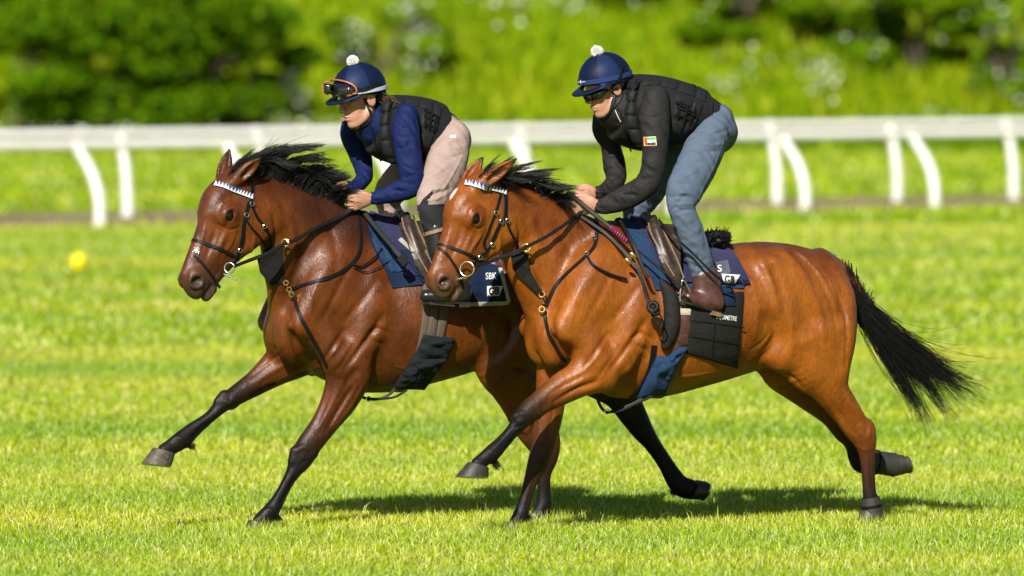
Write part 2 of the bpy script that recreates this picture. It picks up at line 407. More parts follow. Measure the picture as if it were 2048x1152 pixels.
def make_horse(spec):
    H = Horse(); sx, sy = spec['shift']; pxw, y0 = spec['pxw'], spec['y0']
    ym = lambda px: y0 + (px - pxw) / 400 * TY
    def W(px, py, b, side=1):
        m = px - KX * b; return at(m, py, ym(m)) + Lv * (b * side)
    H.W = W; H.ym = ym
    def T(px, py, b, side=1): return W(px + sx, py + sy, b, side)       # trunk landmark, given on the near horse
    H.T = T
    x0, x1, z0, z1, d0, d1 = spec['box']
    lo = at(x0, z1, 0); hi = at(x1, z0, 0)
    f = Field((lo.x, D0 + d0, lo.z), (hi.x, D0 + d1, hi.z), spec['h'])
    samples = []
    # trunk
    st = [(1120, 560, 735, .13), (1170, 496, 772, .19), (1240, 458, 795, .23), (1310, 474, 797, .262), (1380, 492, 778, .28), (1450, 490, 757, .28),
          (1510, 480, 738, .262), (1570, 484, 722, .235), (1618, 500, 700, .20), (1645, 535, 670, .15)]
    P = [T(x, (a + b) / 2, 0) for x, a, b, r in st]
    f.tube(P, [r for *_, r in st], [(b - a) / 800 for x, a, b, r in st], U=Lv, k=.03, sub=8)
    # spine and withers
    f.tube([T(1190, 482, 0), T(1250, 462, 0), T(1320, 482, 0)], .045, .05, U=Lv, k=.09)
    # neck
    nk = spec['neck']
    P = [at((a[0] + b[0]) / 2, (a[1] + b[1]) / 2, dd) for a, b, dd, r in nk]
    cs = [Vector(((a[0] + b[0]) / 2, (a[1] + b[1]) / 2)) for a, b, dd, r in nk]; rv = []
    for i, (a, b, dd, r) in enumerate(nk):
        t = (cs[min(i + 1, len(cs) - 1)] - cs[max(i - 1, 0)]).normalized(); e_ = Vector(a) - Vector(b); rv.append((.18 * e_.length + .82 * abs(e_.x * t.y - e_.y * t.x)) / 800)
    f.tube(P, [r for *_, r in nk], rv, U=spec['neckU'], k=.07, sub=9)
    H.neckmid = P
    cr = spec['crest']; f.tube([at(x, y + 20, d) for x, y, d in cr], [.040, .044, .050, .060, .075], [.055, .055, .058, .06, .06], U=Lv, k=.09, sub=8)
    for s in (1, -1):
        # shoulder, upper arm, breast
        f.ell(T(1196, 600, .125, s), (.19, .115, .25), MT, k=.09)
        f.tube([T(1225, 480, .10, s), T(1180, 570, .20, s), T(1128, 662, .195, s)], [.035, .04, .05], [.06, .08, .075], U=Lv, k=.07)
        f.tube([T(1275, 560, .19, s), T(1272, 640, .222, s), T(1235, 722, .20, s)], [.045, .055, .06], [.06, .08, .08], U=Lv, k=.05)
        f.tube([T(1150, 640, .17, s), T(1185, 700, .195, s), T(1212, 742, .18, s)], [.06, .065, .055], [.075, .075, .065], U=Lv, k=.05)
        f.ell(T(1108, 682, .07, s), (.085, .075, .125), MT, k=.07)
        # jugular muscle down the neck
        # ribs and belly
        f.ell(T(1380, 640, .12, s), (.30, .17, .29), MT, k=.08)
        # croup, thigh, buttock
        f.ell(T(1560, 565, .125, s), (.20, .115, .165), MT, k=.05)
        f.ell(T(1618, 620, .135, s), (.17, .10, .215), MT, k=.04)
        f.tube([T(1648, 525, .06, s), T(1680, 590, .11, s), T(1682, 670, .135, s), T(1668, 740, .135, s)], [.05, .075, .08, .07], [.05, .07, .072, .07], U=Lv, k=.03)
        f.ell(T(1563, 705, .165, s), (.10, .075, .10), MT, k=.05)
        f.tube([T(1532, 530, .2, s), T(1552, 590, .215, s), T(1590, 680, .215, s)], [.035, .035, .03], [.05, .05, .05], U=Lv, k=.06)
    # grooves
    for s in (1, -1):
        f.tube([T(1288, 650, .305, s), T(1275, 705, .30, s), T(1240, 762, .275, s)], .022, .02, U=Lv, k=.06, neg=True)
        f.tube([T(1150, 520, .235, s), T(1110, 600, .24, s), T(1092, 655, .225, s)], .03, .022, U=Lv, k=.06, neg=True)
        f.tube([T(1542, 640, .305, s), T(1532, 690, .30, s), T(1512, 728, .275, s)], .032, .028, U=Lv, k=.07, neg=True)
        f.tube([T(1590, 505, .165, s), T(1645, 570, .25, s), T(1662, 650, .268, s), T(1655, 730, .262, s)], .012, .012, U=Lv, k=.06, neg=True)
        f.tube([T(1550, 540, .265, s), T(1600, 580, .283, s), T(1632, 650, .285, s)], .010, .012, U=Lv, k=.06, neg=True)
        f.tube([T(1290, 545, .30, s), T(1230, 600, .318, s), T(1190, 650, .32, s)], .010, .010, U=Lv, k=.06, neg=True)
        f.tube([T(1215, 655, .315, s), T(1190, 715, .305, s), T(1165, 750, .28, s)], .010, .010, U=Lv, k=.05, neg=True)
    f.tube([T(1095, 600, 0), T(1090, 680, 0), T(1105, 760, 0)], .012, .03, U=Lv, k=.04, neg=True)
    f.tube([T(1480, 478, 0), T(1560, 474, 0), T(1630, 500, 0)], .012, .016, U=Lv, k=.05, neg=True)
    # tail dock
    dk = spec['dock']; f.tube([W(*p) for p in dk], [.045, .035, .025], [.045, .035, .025], k=.05)
    samples += [(W(*p), r_, 1.) for p, r_ in zip(dk, (.035, .06, .06))]
    samples += [(T(x, y, 0), .30, 0.) for x in (1130, 1200, 1300, 1400, 1500, 1600) for y in (560, 680)]
    # legs from their outlines
    for lg in spec['legs']:
        pts, ru, rv, bl = [], [], [], []
        for a, b, off, r, black in lg['st']:
            cx, cy = (a[0] + b[0]) / 2, (a[1] + b[1]) / 2
            pts.append(W(cx, cy, abs(off), 1 if off > 0 else -1) if not lg.get('free') else None)
            if off < 0:
                m = cx + KX * abs(off); pts[-1] = at(m, cy, ym(m)) - Lv * abs(off)
            ru.append(r); bl.append(black)
        cs = [((a[0] + b[0]) / 2, (a[1] + b[1]) / 2) for a, b, *_ in lg['st']]
        for i, (a, b, *_) in enumerate(lg['st']):                  # half thickness square to the limb
            t = Vector(cs[min(i + 1, len(cs) - 1)]) - Vector(cs[max(i - 1, 0)]); t.normalize(); e_ = Vector(a) - Vector(b); c_ = abs(e_.x * t.y - e_.y * t.x)
            rv.append(max(.018, (.25 * e_.length + .75 * c_) / 800))
        lg['pts'] = pts
        f.tube(pts, ru, rv, U=Lv, k=lg.get('k', .035), sub=5)
        R = cat([(*p, a, c) for p, a, c in zip(pts, rv, bl)], 8)
        samples += [(Vector(r_[:3]), max(r_[3], .03), float(r_[4])) for r_ in R]
        for d in lg.get('det', []):       # tendons, joints
            q = [W(x, y, abs(o), 1) if o > 0 else (at(x + KX * abs(o), y, ym(x + KX * abs(o))) - Lv * abs(o)) for x, y, o in d[0]]
            f.tube(q, d[1], d[1], U=Lv, k=d[2], neg=d[3])
    # head
    hd = spec['head']; O = at(*hd['o']); phi = math.radians(hd['yaw'])
    tip = hd['tip']; q = at(*tip, hd['o'][2]); dx = q.x - O.x; q.y = O.y - abs(dx) * math.tan(phi)
    S = (q - O).normalized(); Wd = Vector((math.sin(phi), -math.cos(phi), 0)); Wd = (Wd - S * Wd.dot(S)).normalized()
    ro = hd.get('roll', 0)
    if ro: Wd = Matrix.Rotation(math.radians(ro), 3, S) @ Wd
    D = Wd.cross(S).normalized(); sc, sD, sW = hd['scale']
    def h(s, d, w_): return O + S * (s * sc) + D * (d * sD) + Wd * (w_ * sW)
    H.h = h; H.axes = (S, D, Wd); MH = np.array([S, D, Wd]).T
    e = lambda c, r, k=.03, neg=False, Mx=MH: f.ell(h(*c), [r[0] * sc, r[1] * sD, r[2] * sW], Mx, k, neg)
    tb = lambda ps, ru, rv, k=.03, neg=False: f.tube([h(*p) for p in ps], [x * sW for x in ru], [x * sD for x in rv], U=Wd, k=k, neg=neg, sub=5)
    tb([(.02, .10, 0), (.12, .09, 0), (.22, .095, 0), (.33, .098, 0), (.44, .096, 0), (.53, .092, 0), (.58, .090, 0)],
       [.060, .076, .078, .062, .052, .050, .046], [.09, .105, .105, .088, .074, .066, .054])
    tb([(.0, .075, 0), (.07, .035, 0), (.15, .006, 0), (.23, .012, 0)], [.045, .052, .062, .056], [.05, .04, .035, .03], k=.04)
    tb([(.22, .020, 0), (.34, .028, 0), (.47, .036, 0), (.56, .046, 0)], [.046, .034, .028, .026], [.026, .024, .024, .026], k=.018)
    for s in (1, -1):
        tb([(.10, .165, s * .038), (.20, .155, s * .040), (.30, .140, s * .034), (.42, .122, s * .026)], [.034, .036, .030, .026], [.085, .085, .065, .045], .04)   # side of the jaw
        e((.12, .185, s * .050), (.10, .085, .028), .045)              # cheek
        tb([(.05, .19, s * .044), (.085, .245, s * .046), (.16, .250, s * .043), (.27, .210, s * .036), (.37, .175, s * .027), (.50, .148, s * .02)], [.018, .02, .02, .02, .02, .02], [.026, .024, .024, .026, .024, .024], .035)
        e((.205, .060, s * .070), (.055, .038, .031), .04)             # orbit
        tb([(.150, .042, s * .072), (.185, .030, s * .086), (.225, .032, s * .085), (.255, .046, s * .076)], [.008] * 4, [.007] * 4, .018)
        tb([(.185, .076, s * .086), (.215, .082, s * .087), (.245, .074, s * .080)], [.007] * 3, [.005] * 3, .015)
        tb([(.235, .096, s * .074), (.32, .100, s * .064), (.40, .104, s * .052)], [.009, .009, .006], [.012, .012, .008], .03)   # facial crest
        e((.550, .068, s * .035), (.046, .034, .021), .018)             # nostril wing
    e((.575, .088, 0), (.042, .046, .036), .025)
    e((.615, .108, 0), (.030, .032, .034), .018)
    e((.585, .160, 0), (.040, .020, .030), .018); e((.55, .165, 0), (.03, .022, .026), .02)
    for s in (1, -1):
        tb([(.635, .140, s * .02), (.58, .138, s * .050), (.52, .134, s * .056), (.48, .136, s * .054)], [.010] * 4, [.008, .008, .008, .005], .012, True)
        a_ = Matrix.Rotation(math.radians(-40), 3, Wd) @ Matrix([S, D, Wd]).transposed()
        tb([(.540, .070, s * .048), (.552, .050, s * .046), (.580, .046, s * .046), (.604, .062, s * .044), (.602, .084, s * .044), (.580, .094, s * .048)], [.008] * 6, [.007] * 6, .010)
        e((.575, .070, s * .060), (.034, .017, .024), .010, True, np.array(a_))
        e((.212, .056, s * .103), (.033, .0165, .015), .006, True)
        tb([(.176, .060, s * .088), (.190, .042, s * .098), (.216, .034, s * .101), (.240, .044, s * .095), (.252, .062, s * .083)], [.007] * 5, [.006] * 5, .006)
        tb([(.182, .066, s * .090), (.205, .076, s * .097), (.234, .072, s * .092)], [.005] * 3, [.0045] * 3, .006)
    H.eyes = [(h(.212, .056, s * .086), s) for s in (1, -1)]
    # ears
    for eb, (tx, ty), (ox, oy, oo) in hd['ears']:
        b0 = h(*eb); t0 = at(tx, ty, b0.y - D0); o0 = Vector((ox, oy, oo)).normalized()
        m0 = b0.lerp(t0, .45) + (t0 - b0).cross(o0).normalized() * 0
        ax = (t0 - b0).normalized(); o0 = (o0 - ax * o0.dot(ax)).normalized(); U_ = ax.cross(o0)
        f.tube([b0 - ax * .03, b0.lerp(t0, .3), b0.lerp(t0, .62), t0], [.030, .040, .032, .006], [.032, .030, .022, .006], U=U_, k=.02, sub=4)
        f.tube([b0.lerp(t0, .18) + o0 * .024, b0.lerp(t0, .5) + o0 * .020, b0.lerp(t0, .86) + o0 * .012], [.014, .020, .007], [.018, .016, .007], U=U_, k=.008, sub=4, neg=True)
        samples.append((t0, .035, .9)); samples.append((b0.lerp(t0, .3), .05, 0.))
    f.tube([h(.03, .10, 0), H.neckmid[1]], [.05, .07], [.08, .13], U=Wd, k=.03)
    samples += [(h(.60, .09, 0), .07, .35), (h(.45, .09, 0), .10, 0.12), (h(.2, .1, 0), .15, 0.), (h(.05, .15, 0), .15, 0.)] + [(p, .25, 0.) for p in H.neckmid]
    for fn in spec.get('extra', []): fn(f, H)
    V, Q = f.surf(2)
    sculpt(V, Q, spec['strokes'])
    # colour of the coat
    SPt = np.array([(*p, r, b) for p, r, b in samples]); best = np.full(len(V), 1e9); blk = np.zeros(len(V))
    for r_ in SPt:
        d = np.sqrt(((V - r_[:3]) ** 2).sum(1)) / r_[3]; m = d < best; best[m] = d[m]; blk[m] = r_[4]
    # soften the colour along the mesh
    for _ in range(14):
        acc = np.zeros(len(V)); n_ = np.zeros(len(V))
        for a, b in ((0, 1), (1, 2), (2, 3), (3, 0)):
            acc += np.bincount(Q[:, a], blk[Q[:, b]], len(V)) + np.bincount(Q[:, b], blk[Q[:, a]], len(V)); n_ += np.bincount(Q[:, a], minlength=len(V)) + np.bincount(Q[:, b], minlength=len(V))
        blk = .4 * blk + .6 * acc / np.maximum(n_, 1)
    C = np.zeros((len(V), 4)); C[:, 0] = blk
    def near(p, r): return np.clip(1.25 - np.sqrt(((V - np.array(p)) ** 2).sum(1)) / r, 0, 1)
    top = np.zeros(len(V))
    for x, y, r in ((1250, 450, .22), (1180, 440, .2), (1330, 470, .2), (1420, 480, .22), (1500, 475, .24), (1570, 478, .22), (1630, 500, .2)): top = np.maximum(top, near(T(x, y, 0), r))
    for p in spec.get('dark', []): top = np.maximum(top, near(at(*p[:3]), p[3]) * p[4])
    for q_ in ((.2, .02, 0, .09), (.35, .03, 0, .07), (.48, .04, 0, .07)): top = np.maximum(top, near(h(*q_[:3]), q_[3]) * hd.get('facedark', .4))
    C[:, 1] = top
    grey = np.maximum(near(h(.61, .11, 0), .105), near(h(.565, .16, 0), .10)); grey = np.maximum(grey, .9 * np.maximum(near(h(.575, .08, .05), .075), near(h(.575, .08, -.05), .075)))
    for s in (1, -1): C[:, 0] = np.maximum(C[:, 0], .6 * near(h(.212, .056, s * .095), .034))
    C[:, 3] = np.clip(grey, 0, 1) * hd.get('greymuz', .9)
    for s in (1, -1):
        for t_ in np.linspace(.49, .63, 12): C[:, 0] = np.maximum(C[:, 0], .8 * near(h(t_, .137, s * (.054 - .03 * max(0, (t_ - .58) / .05))), .009))
        C[:, 0] = np.maximum(C[:, 0], np.clip(1.6 * near(h(.572, .070, s * .052), .026), 0, 1))
    if hd.get('star'):
        sp = np.array(h(*hd['star'])); dv = V - sp
        ds = np.sqrt((dv @ np.array(S) / .036) ** 2 + (dv @ np.array(Wd) / .014) ** 2 + (dv @ np.array(D) / .05) ** 2); C[:, 2] = np.clip((1.15 - ds) * 2.6, 0, .95)
    me = mesh_np('body', V, Q); set_col(me, C); H.V, H.Q = V, Q; H.bvh = bvh_of(V, Q); H.me = me; H.spec = spec
    return H
def leg(st, **kw): return dict(st=st, **kw)
SPEC_B = dict(shift=(0, 0), pxw=1250, y0=0.0, h=.0068, box=(835, 1850, 300, 1075, -.80, 1.15), dock=[(1640, 515, 0), (1690, 545, 0), (1735, 610, 0)],
    neck=[((985, 364), (1020, 440), -.33, .06), ((1028, 370), (1046, 525), -.28, .070), ((1080, 390), (1062, 600), -.21, .10), ((1135, 416), (1082, 650), -.15, .125), ((1200, 452), (1108, 715), -.07, .16)],
    neckU=Lv, crest=[(998, 366, -.33), (1042, 374, -.27), (1085, 392, -.21), (1135, 418, -.14), (1200, 456, -.06)],
    legs=[
      leg([((1530, 690), (1706, 650), .15, .105, 0), ((1552, 730), (1704, 705), .145, .10, 0), ((1588, 756), (1701, 742), .14, .085, 0), ((1622, 787), (1704, 778), .135, .066, 0), ((1655, 825), (1716, 806), .13, .056, 0),
           ((1684, 864), (1732, 834), .125, .048, .25), ((1706, 893), (1747, 852), .12, .045, .5), ((1717, 918), (1748, 894), .12, .034, .7), ((1721, 950), (1749, 940), .12, .028, .85), ((1723, 985), (1752, 982), .12, .028, .95), ((1726, 1008), (1760, 1008), .12, .036, 1), ((1722, 1030), (1758, 1034), .12, .03, 1)],
          det=[([(1698, 786, .15), (1720, 826, .14), (1733, 848, .13)], [.010, .012, .014], .02, False), ([(1736, 842, .125), (1742, 856, .12)], [.018, .020], .018, False), ([(1690, 802, .20), (1716, 842, .18)], [.012, .010], .025, True)]),
      leg([((1500, 700), (1650, 680), -.15, .09, 0), ((1512, 740), (1640, 715), -.14, .085, .1), ((1545, 774), (1645, 740), -.14, .07, .15), ((1590, 807), (1665, 775), -.13, .055, .3), ((1638, 842), (1698, 802), -.13, .048, .5),
           ((1668, 876), (1732, 838), -.125, .042, .8), ((1690, 902), (1736, 872), -.12, .034, .95), ((1698, 925), (1732, 902), -.12, .03, 1), ((1712, 946), (1738, 905), -.12, .034, 1), ((1745, 950), (1750, 905), -.12, .036, 1), ((1778, 950), (1780, 912), -.12, .03, 1)]),
      leg([((1140, 700), (1250, 760), .185, .075, 0), ((1122, 735), (1196, 774), .175, .072, .0), ((1099, 752), (1148, 797), .165, .062, .15), ((1068, 780), (1104, 817), .16, .05, .65), ((1034, 812), (1072, 838), .16, .047, .95),
           ((1015, 848), (1048, 854), .16, .036, 1), ((996, 871), (1024, 882), .16, .029, 1), ((972, 891), (999, 912), .16, .037, 1), ((956, 906), (981, 923), .16, .03, 1), ((942, 918), (972, 934), .16, .034, 1)],
          det=[([(1190, 762, .255), (1130, 784, .235), (1085, 812, .215)], [.012, .012, .008], .03, True), ([(1040, 862, .185), (1010, 898, .185)], [.006, .006], .015, True), ([(1032, 830, .17), (1040, 840, .185)], [.022, .02], .02, False), ([(984, 915, .16), (992, 926, .16)], [.02, .012], .015, False)]),
      leg([((1076, 690), (1160, 730), -.11, .08, 0), ((1072, 745), (1146, 768), -.11, .07, 0), ((1071, 790), (1135, 797), -.11, .06, .1), ((1070, 838), (1124, 850), -.11, .052, .35), ((1063, 890), (1110, 897), -.11, .047, .7),
           ((1053, 930), (1098, 930), -.11, .046, .85), ((1046, 966), (1078, 962), -.11, .034, .9), ((1038, 1000), (1064, 1000), -.11, .029, .95), ((1026, 1030), (1058, 1030), -.11, .036, 1), ((1016, 1048), (1046, 1050), -.11, .034, 1)]),
    ],
    head=dict(o=(938, 350, -.44), tip=(849, 544), yaw=35, scale=(.96, 1.32, 1.16), star=(.13, -.03, .0), facedark=.55, greymuz=.85,
              ears=[((.02, .035, .062), (1033, 317), (.75, -.5, .3)), ((.02, .035, -.062), (966, 314), (-.5, -.8, 0))]),
    dark=[(1100, 400, -.2, .2, .5), (1040, 375, -.26, .16, .5)])
SPEC_A = dict(shift=(-525, -10), pxw=725, y0=.35, h=.0068, box=(265, 1440, 285, 1075, -.35, 1.25), dock=[(1120, 510, 0), (1160, 560, 0), (1190, 630, 0)],
    neck=[((494, 350), (530, 430), -.05, .06), ((540, 353), (562, 515), .01, .072), ((590, 370), (572, 575), .09, .105), ((645, 392), (572, 625), .16, .13), ((700, 424), (590, 690), .25, .165)],
    neckU=Lv, crest=[(500, 350, -.04), (548, 354, .03), (595, 370, .10), (648, 395, .18), (705, 428, .27)],
    legs=[
      leg([((942, 690), (1120, 650), .15, .105, 0), ((940, 728), (1118, 705), .145, .10, 0), ((965, 758), (1112, 748), .14, .085, 0), ((990, 790), (1108, 790), .135, .068, .1), ((1018, 842), (1110, 838), .13, .055, .3),
           ((1050, 888), (1124, 868), .125, .046, .6), ((1066, 915), (1120, 905), .12, .038, .8), ((1072, 945), (1104, 945), .12, .03, .9), ((1074, 980), (1102, 980), .12, .029, 1), ((1070, 1008), (1104, 1008), .12, .036, 1), ((1060, 1026), (1096, 1030), .12, .033, 1)]),
      leg([((1040, 690), (1180, 660), -.15, .10, 0), ((1090, 740), (1215, 700), -.15, .09, .2), ((1150, 775), (1245, 738), -.14, .07, .5), ((1198, 798), (1275, 772), -.13, .058, .9), ((1236, 838), (1297, 826), -.12, .047, 1),
           ((1258, 864), (1310, 858), -.12, .045, 1), ((1285, 892), (1324, 888), -.12, .036, 1), ((1312, 930), (1346, 922), -.12, .03, 1), ((1330, 966), (1364, 946), -.12, .032, 1), ((1346, 990), (1376, 958), -.12, .037, 1), ((1370, 1000), (1390, 962), -.12, .034, 1)]),
      leg([((632, 690), (745, 735), .185, .08, 0), ((652, 728), (748, 752), .18, .078, 0), ((643, 785), (722, 800), .165, .064, 0), ((622, 838), (680, 850), .155, .053, .3), ((590, 886), (646, 892), .15, .047, .8),
           ((577, 915), (632, 912), .15, .047, .95), ((570, 945), (602, 945), .15, .035, 1), ((556, 975), (583, 975), .15, .029, 1), ((541, 998), (571, 1002), .15, .031, 1), ((523, 1016), (556, 1032), .15, .037, 1), ((505, 1034), (538, 1046), .15, .034, 1)],
          det=[([(715, 740, .265), (672, 800, .24), (642, 860, .215)], [.012, .010, .008], .03, True), ([(700, 780, .245), (665, 840, .22)], [.010, .008], .025, True), ([(590, 955, .18), (565, 1000, .18)], [.006, .006], .015, True), ([(590, 898, .16), (586, 918, .16)], [.022, .02], .02, False), ([(626, 894, .15), (630, 906, .15)], [.016, .016], .02, False), ([(548, 1026, .15), (556, 1034, .15)], [.016, .013], .015, False)]),
      leg([((566, 650), (660, 720), -.11, .09, 0), ((560, 676), (632, 742), -.11, .078, 0), ((529, 706), (584, 761), -.11, .066, .0), ((498, 743), (530, 787), -.11, .052, .35), ((462, 773), (494, 803), -.11, .047, .85),
           ((434, 797), (461, 818), -.11, .045, .95), ((407, 830), (429, 842), -.11, .032, 1), ((372, 852), (398, 872), -.11, .029, 1), ((347, 870), (379, 892), -.11, .037, 1), ((328, 885), (357, 905), -.11, .03, 1), ((310, 898), (345, 912), -.11, .034, 1)],
          det=[([(600, 735, -.10), (545, 765, -.09), (500, 795, -.08)], [.010, .010, .008], .03, True), ([(430, 838, -.085), (385, 876, -.085)], [.006, .006], .015, True), ([(446, 790, -.10), (434, 804, -.10)], [.022, .02], .02, False), ([(470, 812, -.11), (462, 818, -.11)], [.014, .012], .015, False), ([(372, 890, -.11), (380, 896, -.11)], [.015, .011], .015, False)]),
    ],
    head=dict(o=(449, 341, -.15), tip=(353, 546), yaw=34, scale=(1.0, 1.34, 1.16), facedark=.8, greymuz=.7,
              ears=[((.02, .035, .062), (523, 315), (.75, -.5, .3)), ((.02, .035, -.062), (459, 298), (-.5, -.8, 0))]),
    dark=[(640, 400, .1, .24, .9), (580, 370, .06, .18, .8), (700, 430, .2, .25, .9), (600, 480, .0, .2, .35)])
TRUNK = [
    ([(1150, 475), (1116, 560), (1096, 620), (1086, 662)], .030, -.014), ([(1200, 510), (1158, 590), (1128, 655)], .030, .008), ([(1235, 520), (1196, 600), (1160, 668)], .020, -.006),
    ([(1286, 560), (1250, 610), (1205, 660)], .020, -.006), ([(1292, 640), (1274, 672), (1246, 708), (1212, 752)], .020, -.016), ([(1262, 676), (1284, 668), (1304, 680)], .012, -.008), ([(1270, 690), (1292, 700), (1300, 720)], .012, -.006),
    ([(1102, 640), (1112, 690), (1128, 735)], .022, -.016), ([(1090, 640), (1086, 690), (1096, 740)], .020, .006), ([(1215, 668), (1190, 705), (1165, 738)], .014, -.008), ([(1240, 690), (1215, 730), (1190, 762)], .013, -.006),
    ([(1210, 690), (1182, 728), (1150, 752)], .007, .0045), ([(1168, 560), (1150, 600), (1146, 640)], .007, .003),
    ([(1545, 640), (1550, 672), (1534, 702), (1510, 722)], .026, -.018), ([(1500, 700), (1524, 684), (1540, 664)], .010, -.005), ([(1508, 716), (1530, 704), (1546, 684)], .009, .005),
    ([(1496, 486), (1522, 524), (1544, 576), (1558, 640)], .020, .011), ([(1530, 505), (1556, 560), (1580, 640)], .022, -.007), ([(1562, 490), (1618, 528), (1660, 600), (1676, 680)], .018, -.008), ([(1600, 497), (1648, 548), (1684, 620)], .014, -.006),
    ([(1572, 730), (1584, 660), (1570, 600)], .030, .008), ([(1545, 742), (1580, 752), (1606, 776)], .013, -.010), ([(1664, 560), (1692, 640), (1692, 736)], .012, -.007), ([(1605, 560), (1640, 620), (1650, 700)], .020, .006),
    ([(1310, 742), (1370, 752), (1440, 742)], .008, .005), ([(1480, 560), (1490, 620), (1486, 690)], .022, -.004), ([(1505, 560), (1516, 620), (1508, 680)], .020, .004), ([(1480, 486), (1540, 482), (1610, 498)], .014, -.006)]
SPEC_B['strokes'] = TRUNK + [
    ([(1034, 440), (1040, 470), (1034, 500), (1020, 516)], .014, -.012), ([(1050, 400), (1090, 470), (1104, 545)], .030, -.007), ([(1060, 420), (1072, 480), (1070, 540)], .026, .006), ([(1040, 530), (1066, 566), (1090, 600)], .012, -.008), ([(1064, 540), (1084, 572), (1100, 590)], .010, -.006), ([(1100, 430), (1140, 500), (1150, 540)], .025, -.006),
    ([(1196, 764), (1150, 778), (1104, 806)], .011, -.007), ([(1180, 746), (1136, 766), (1096, 790)], .011, -.006), ([(1168, 760), (1128, 784), (1092, 808)], .012, .005), ([(1040, 856), (1014, 890), (998, 908)], .007, -.005), ([(1026, 852), (1004, 880), (986, 900)], .007, .004), ([(1020, 838), (1042, 826), (1062, 834)], .012, .006), ([(1024, 856), (1046, 850), (1056, 842)], .008, -.005), ([(976, 898), (990, 912)], .012, .005),
    ([(1110, 800), (1100, 860), (1092, 900)], .010, -.006), ([(1078, 800), (1080, 860), (1074, 900)], .012, .005), ([(1066, 926), (1080, 918), (1092, 926)], .014, .006), ([(1072, 948), (1062, 985), (1050, 1020)], .007, -.005),
    ([(1662, 800), (1688, 838), (1712, 872)], .011, -.007), ([(1690, 790), (1716, 830), (1734, 850)], .009, .006), ([(1684, 808), (1710, 846), (1726, 866)], .008, -.006), ([(1740, 852), (1738, 876)], .012, .006), ([(1712, 890), (1728, 900), (1742, 896)], .010, .004), ([(1740, 905), (1742, 950), (1743, 985)], .006, -.004), ([(1640, 780), (1668, 826), (1696, 872)], .012, .005),
    ([(946, 452), (938, 480), (926, 505)], .006, .004), ([(960, 456), (944, 488), (930, 520)], .014, -.005), ([(968, 462), (950, 490), (934, 512)], .008, .005), ([(985, 440), (1000, 470), (996, 505), (976, 526)], .012, .005), ([(975, 456), (984, 482), (976, 508)], .014, -.005), ([(905, 420), (897, 470), (884, 520)], .010, .004), ([(928, 445), (916, 480), (900, 520)], .012, -.006), ([(884, 545), (896, 560), (892, 576)], .008, .005), ([(906, 560), (912, 580), (906, 592)], .006, -.005), ([(938, 450), (956, 458), (974, 450)], .006, -.005), ([(936, 424), (954, 414), (972, 422)], .007, .005), ([(930, 436), (938, 430)], .006, -.003)]
sh = lambda L, dx, dy: [([(x + dx, y + dy) for x, y in p], r, a * 1.2) for p, r, a in L]
SPEC_A['strokes'] = [q for q in sh(TRUNK, -525, -10)] + [
    ([(546, 430), (552, 465), (546, 492), (530, 508)], .014, -.012), ([(560, 400), (600, 470), (612, 545)], .030, -.008), ([(580, 420), (588, 480), (584, 540)], .026, .006), ([(600, 376), (622, 386), (640, 398)], .010, -.008), ([(640, 420), (668, 480), (672, 540)], .025, -.007), ([(560, 536), (578, 580), (590, 620)], .012, -.007),
    ([(712, 762), (680, 815), (648, 868)], .011, -.009), ([(690, 756), (662, 812), (636, 862)], .012, .006), ([(728, 770), (696, 822), (664, 862)], .010, .006), ([(672, 752), (650, 810), (628, 860)], .010, -.006), ([(594, 902), (606, 894), (622, 902)], .014, .007), ([(600, 930), (612, 922), (624, 926)], .009, -.006), ([(592, 945), (574, 985), (556, 1012)], .007, -.006), ([(576, 950), (560, 982), (546, 1006)], .007, .004), ([(534, 1018), (548, 1026)], .014, .006), ([(620, 912), (630, 904)], .010, .006),
    ([(640, 738), (590, 752), (530, 784)], .012, -.008), ([(600, 712), (550, 740), (505, 770)], .014, .006), ([(570, 700), (532, 730), (500, 756)], .010, -.006), ([(446, 800), (458, 806), (468, 800)], .014, .006), ([(440, 826), (452, 822), (462, 814)], .008, -.006), ([(420, 838), (388, 868), (372, 884)], .006, -.005), ([(352, 872), (370, 884)], .014, .005),
    ([(452, 454), (444, 482), (432, 508)], .006, .004), ([(466, 458), (452, 490), (438, 522)], .014, -.006), ([(474, 464), (460, 492), (446, 512)], .008, .005), ([(490, 440), (508, 470), (504, 500), (486, 520)], .012, .006), ([(482, 456), (492, 482), (484, 506)], .014, -.006), ([(412, 424), (406, 470), (394, 520)], .010, .005), ([(434, 448), (424, 482), (410, 522)], .012, -.007), ([(394, 548), (406, 562), (402, 578)], .008, .005), ([(418, 562), (424, 582), (418, 594)], .006, -.005), ([(444, 452), (462, 460), (480, 452)], .006, -.005), ([(442, 426), (460, 416), (478, 424)], .007, .005)]
print('start horses', time.time() - T0)
HA = make_horse(SPEC_A); print('A', len(HA.V), time.time() - T0)
HB = make_horse(SPEC_B); print('B', len(HB.V), time.time() - T0)
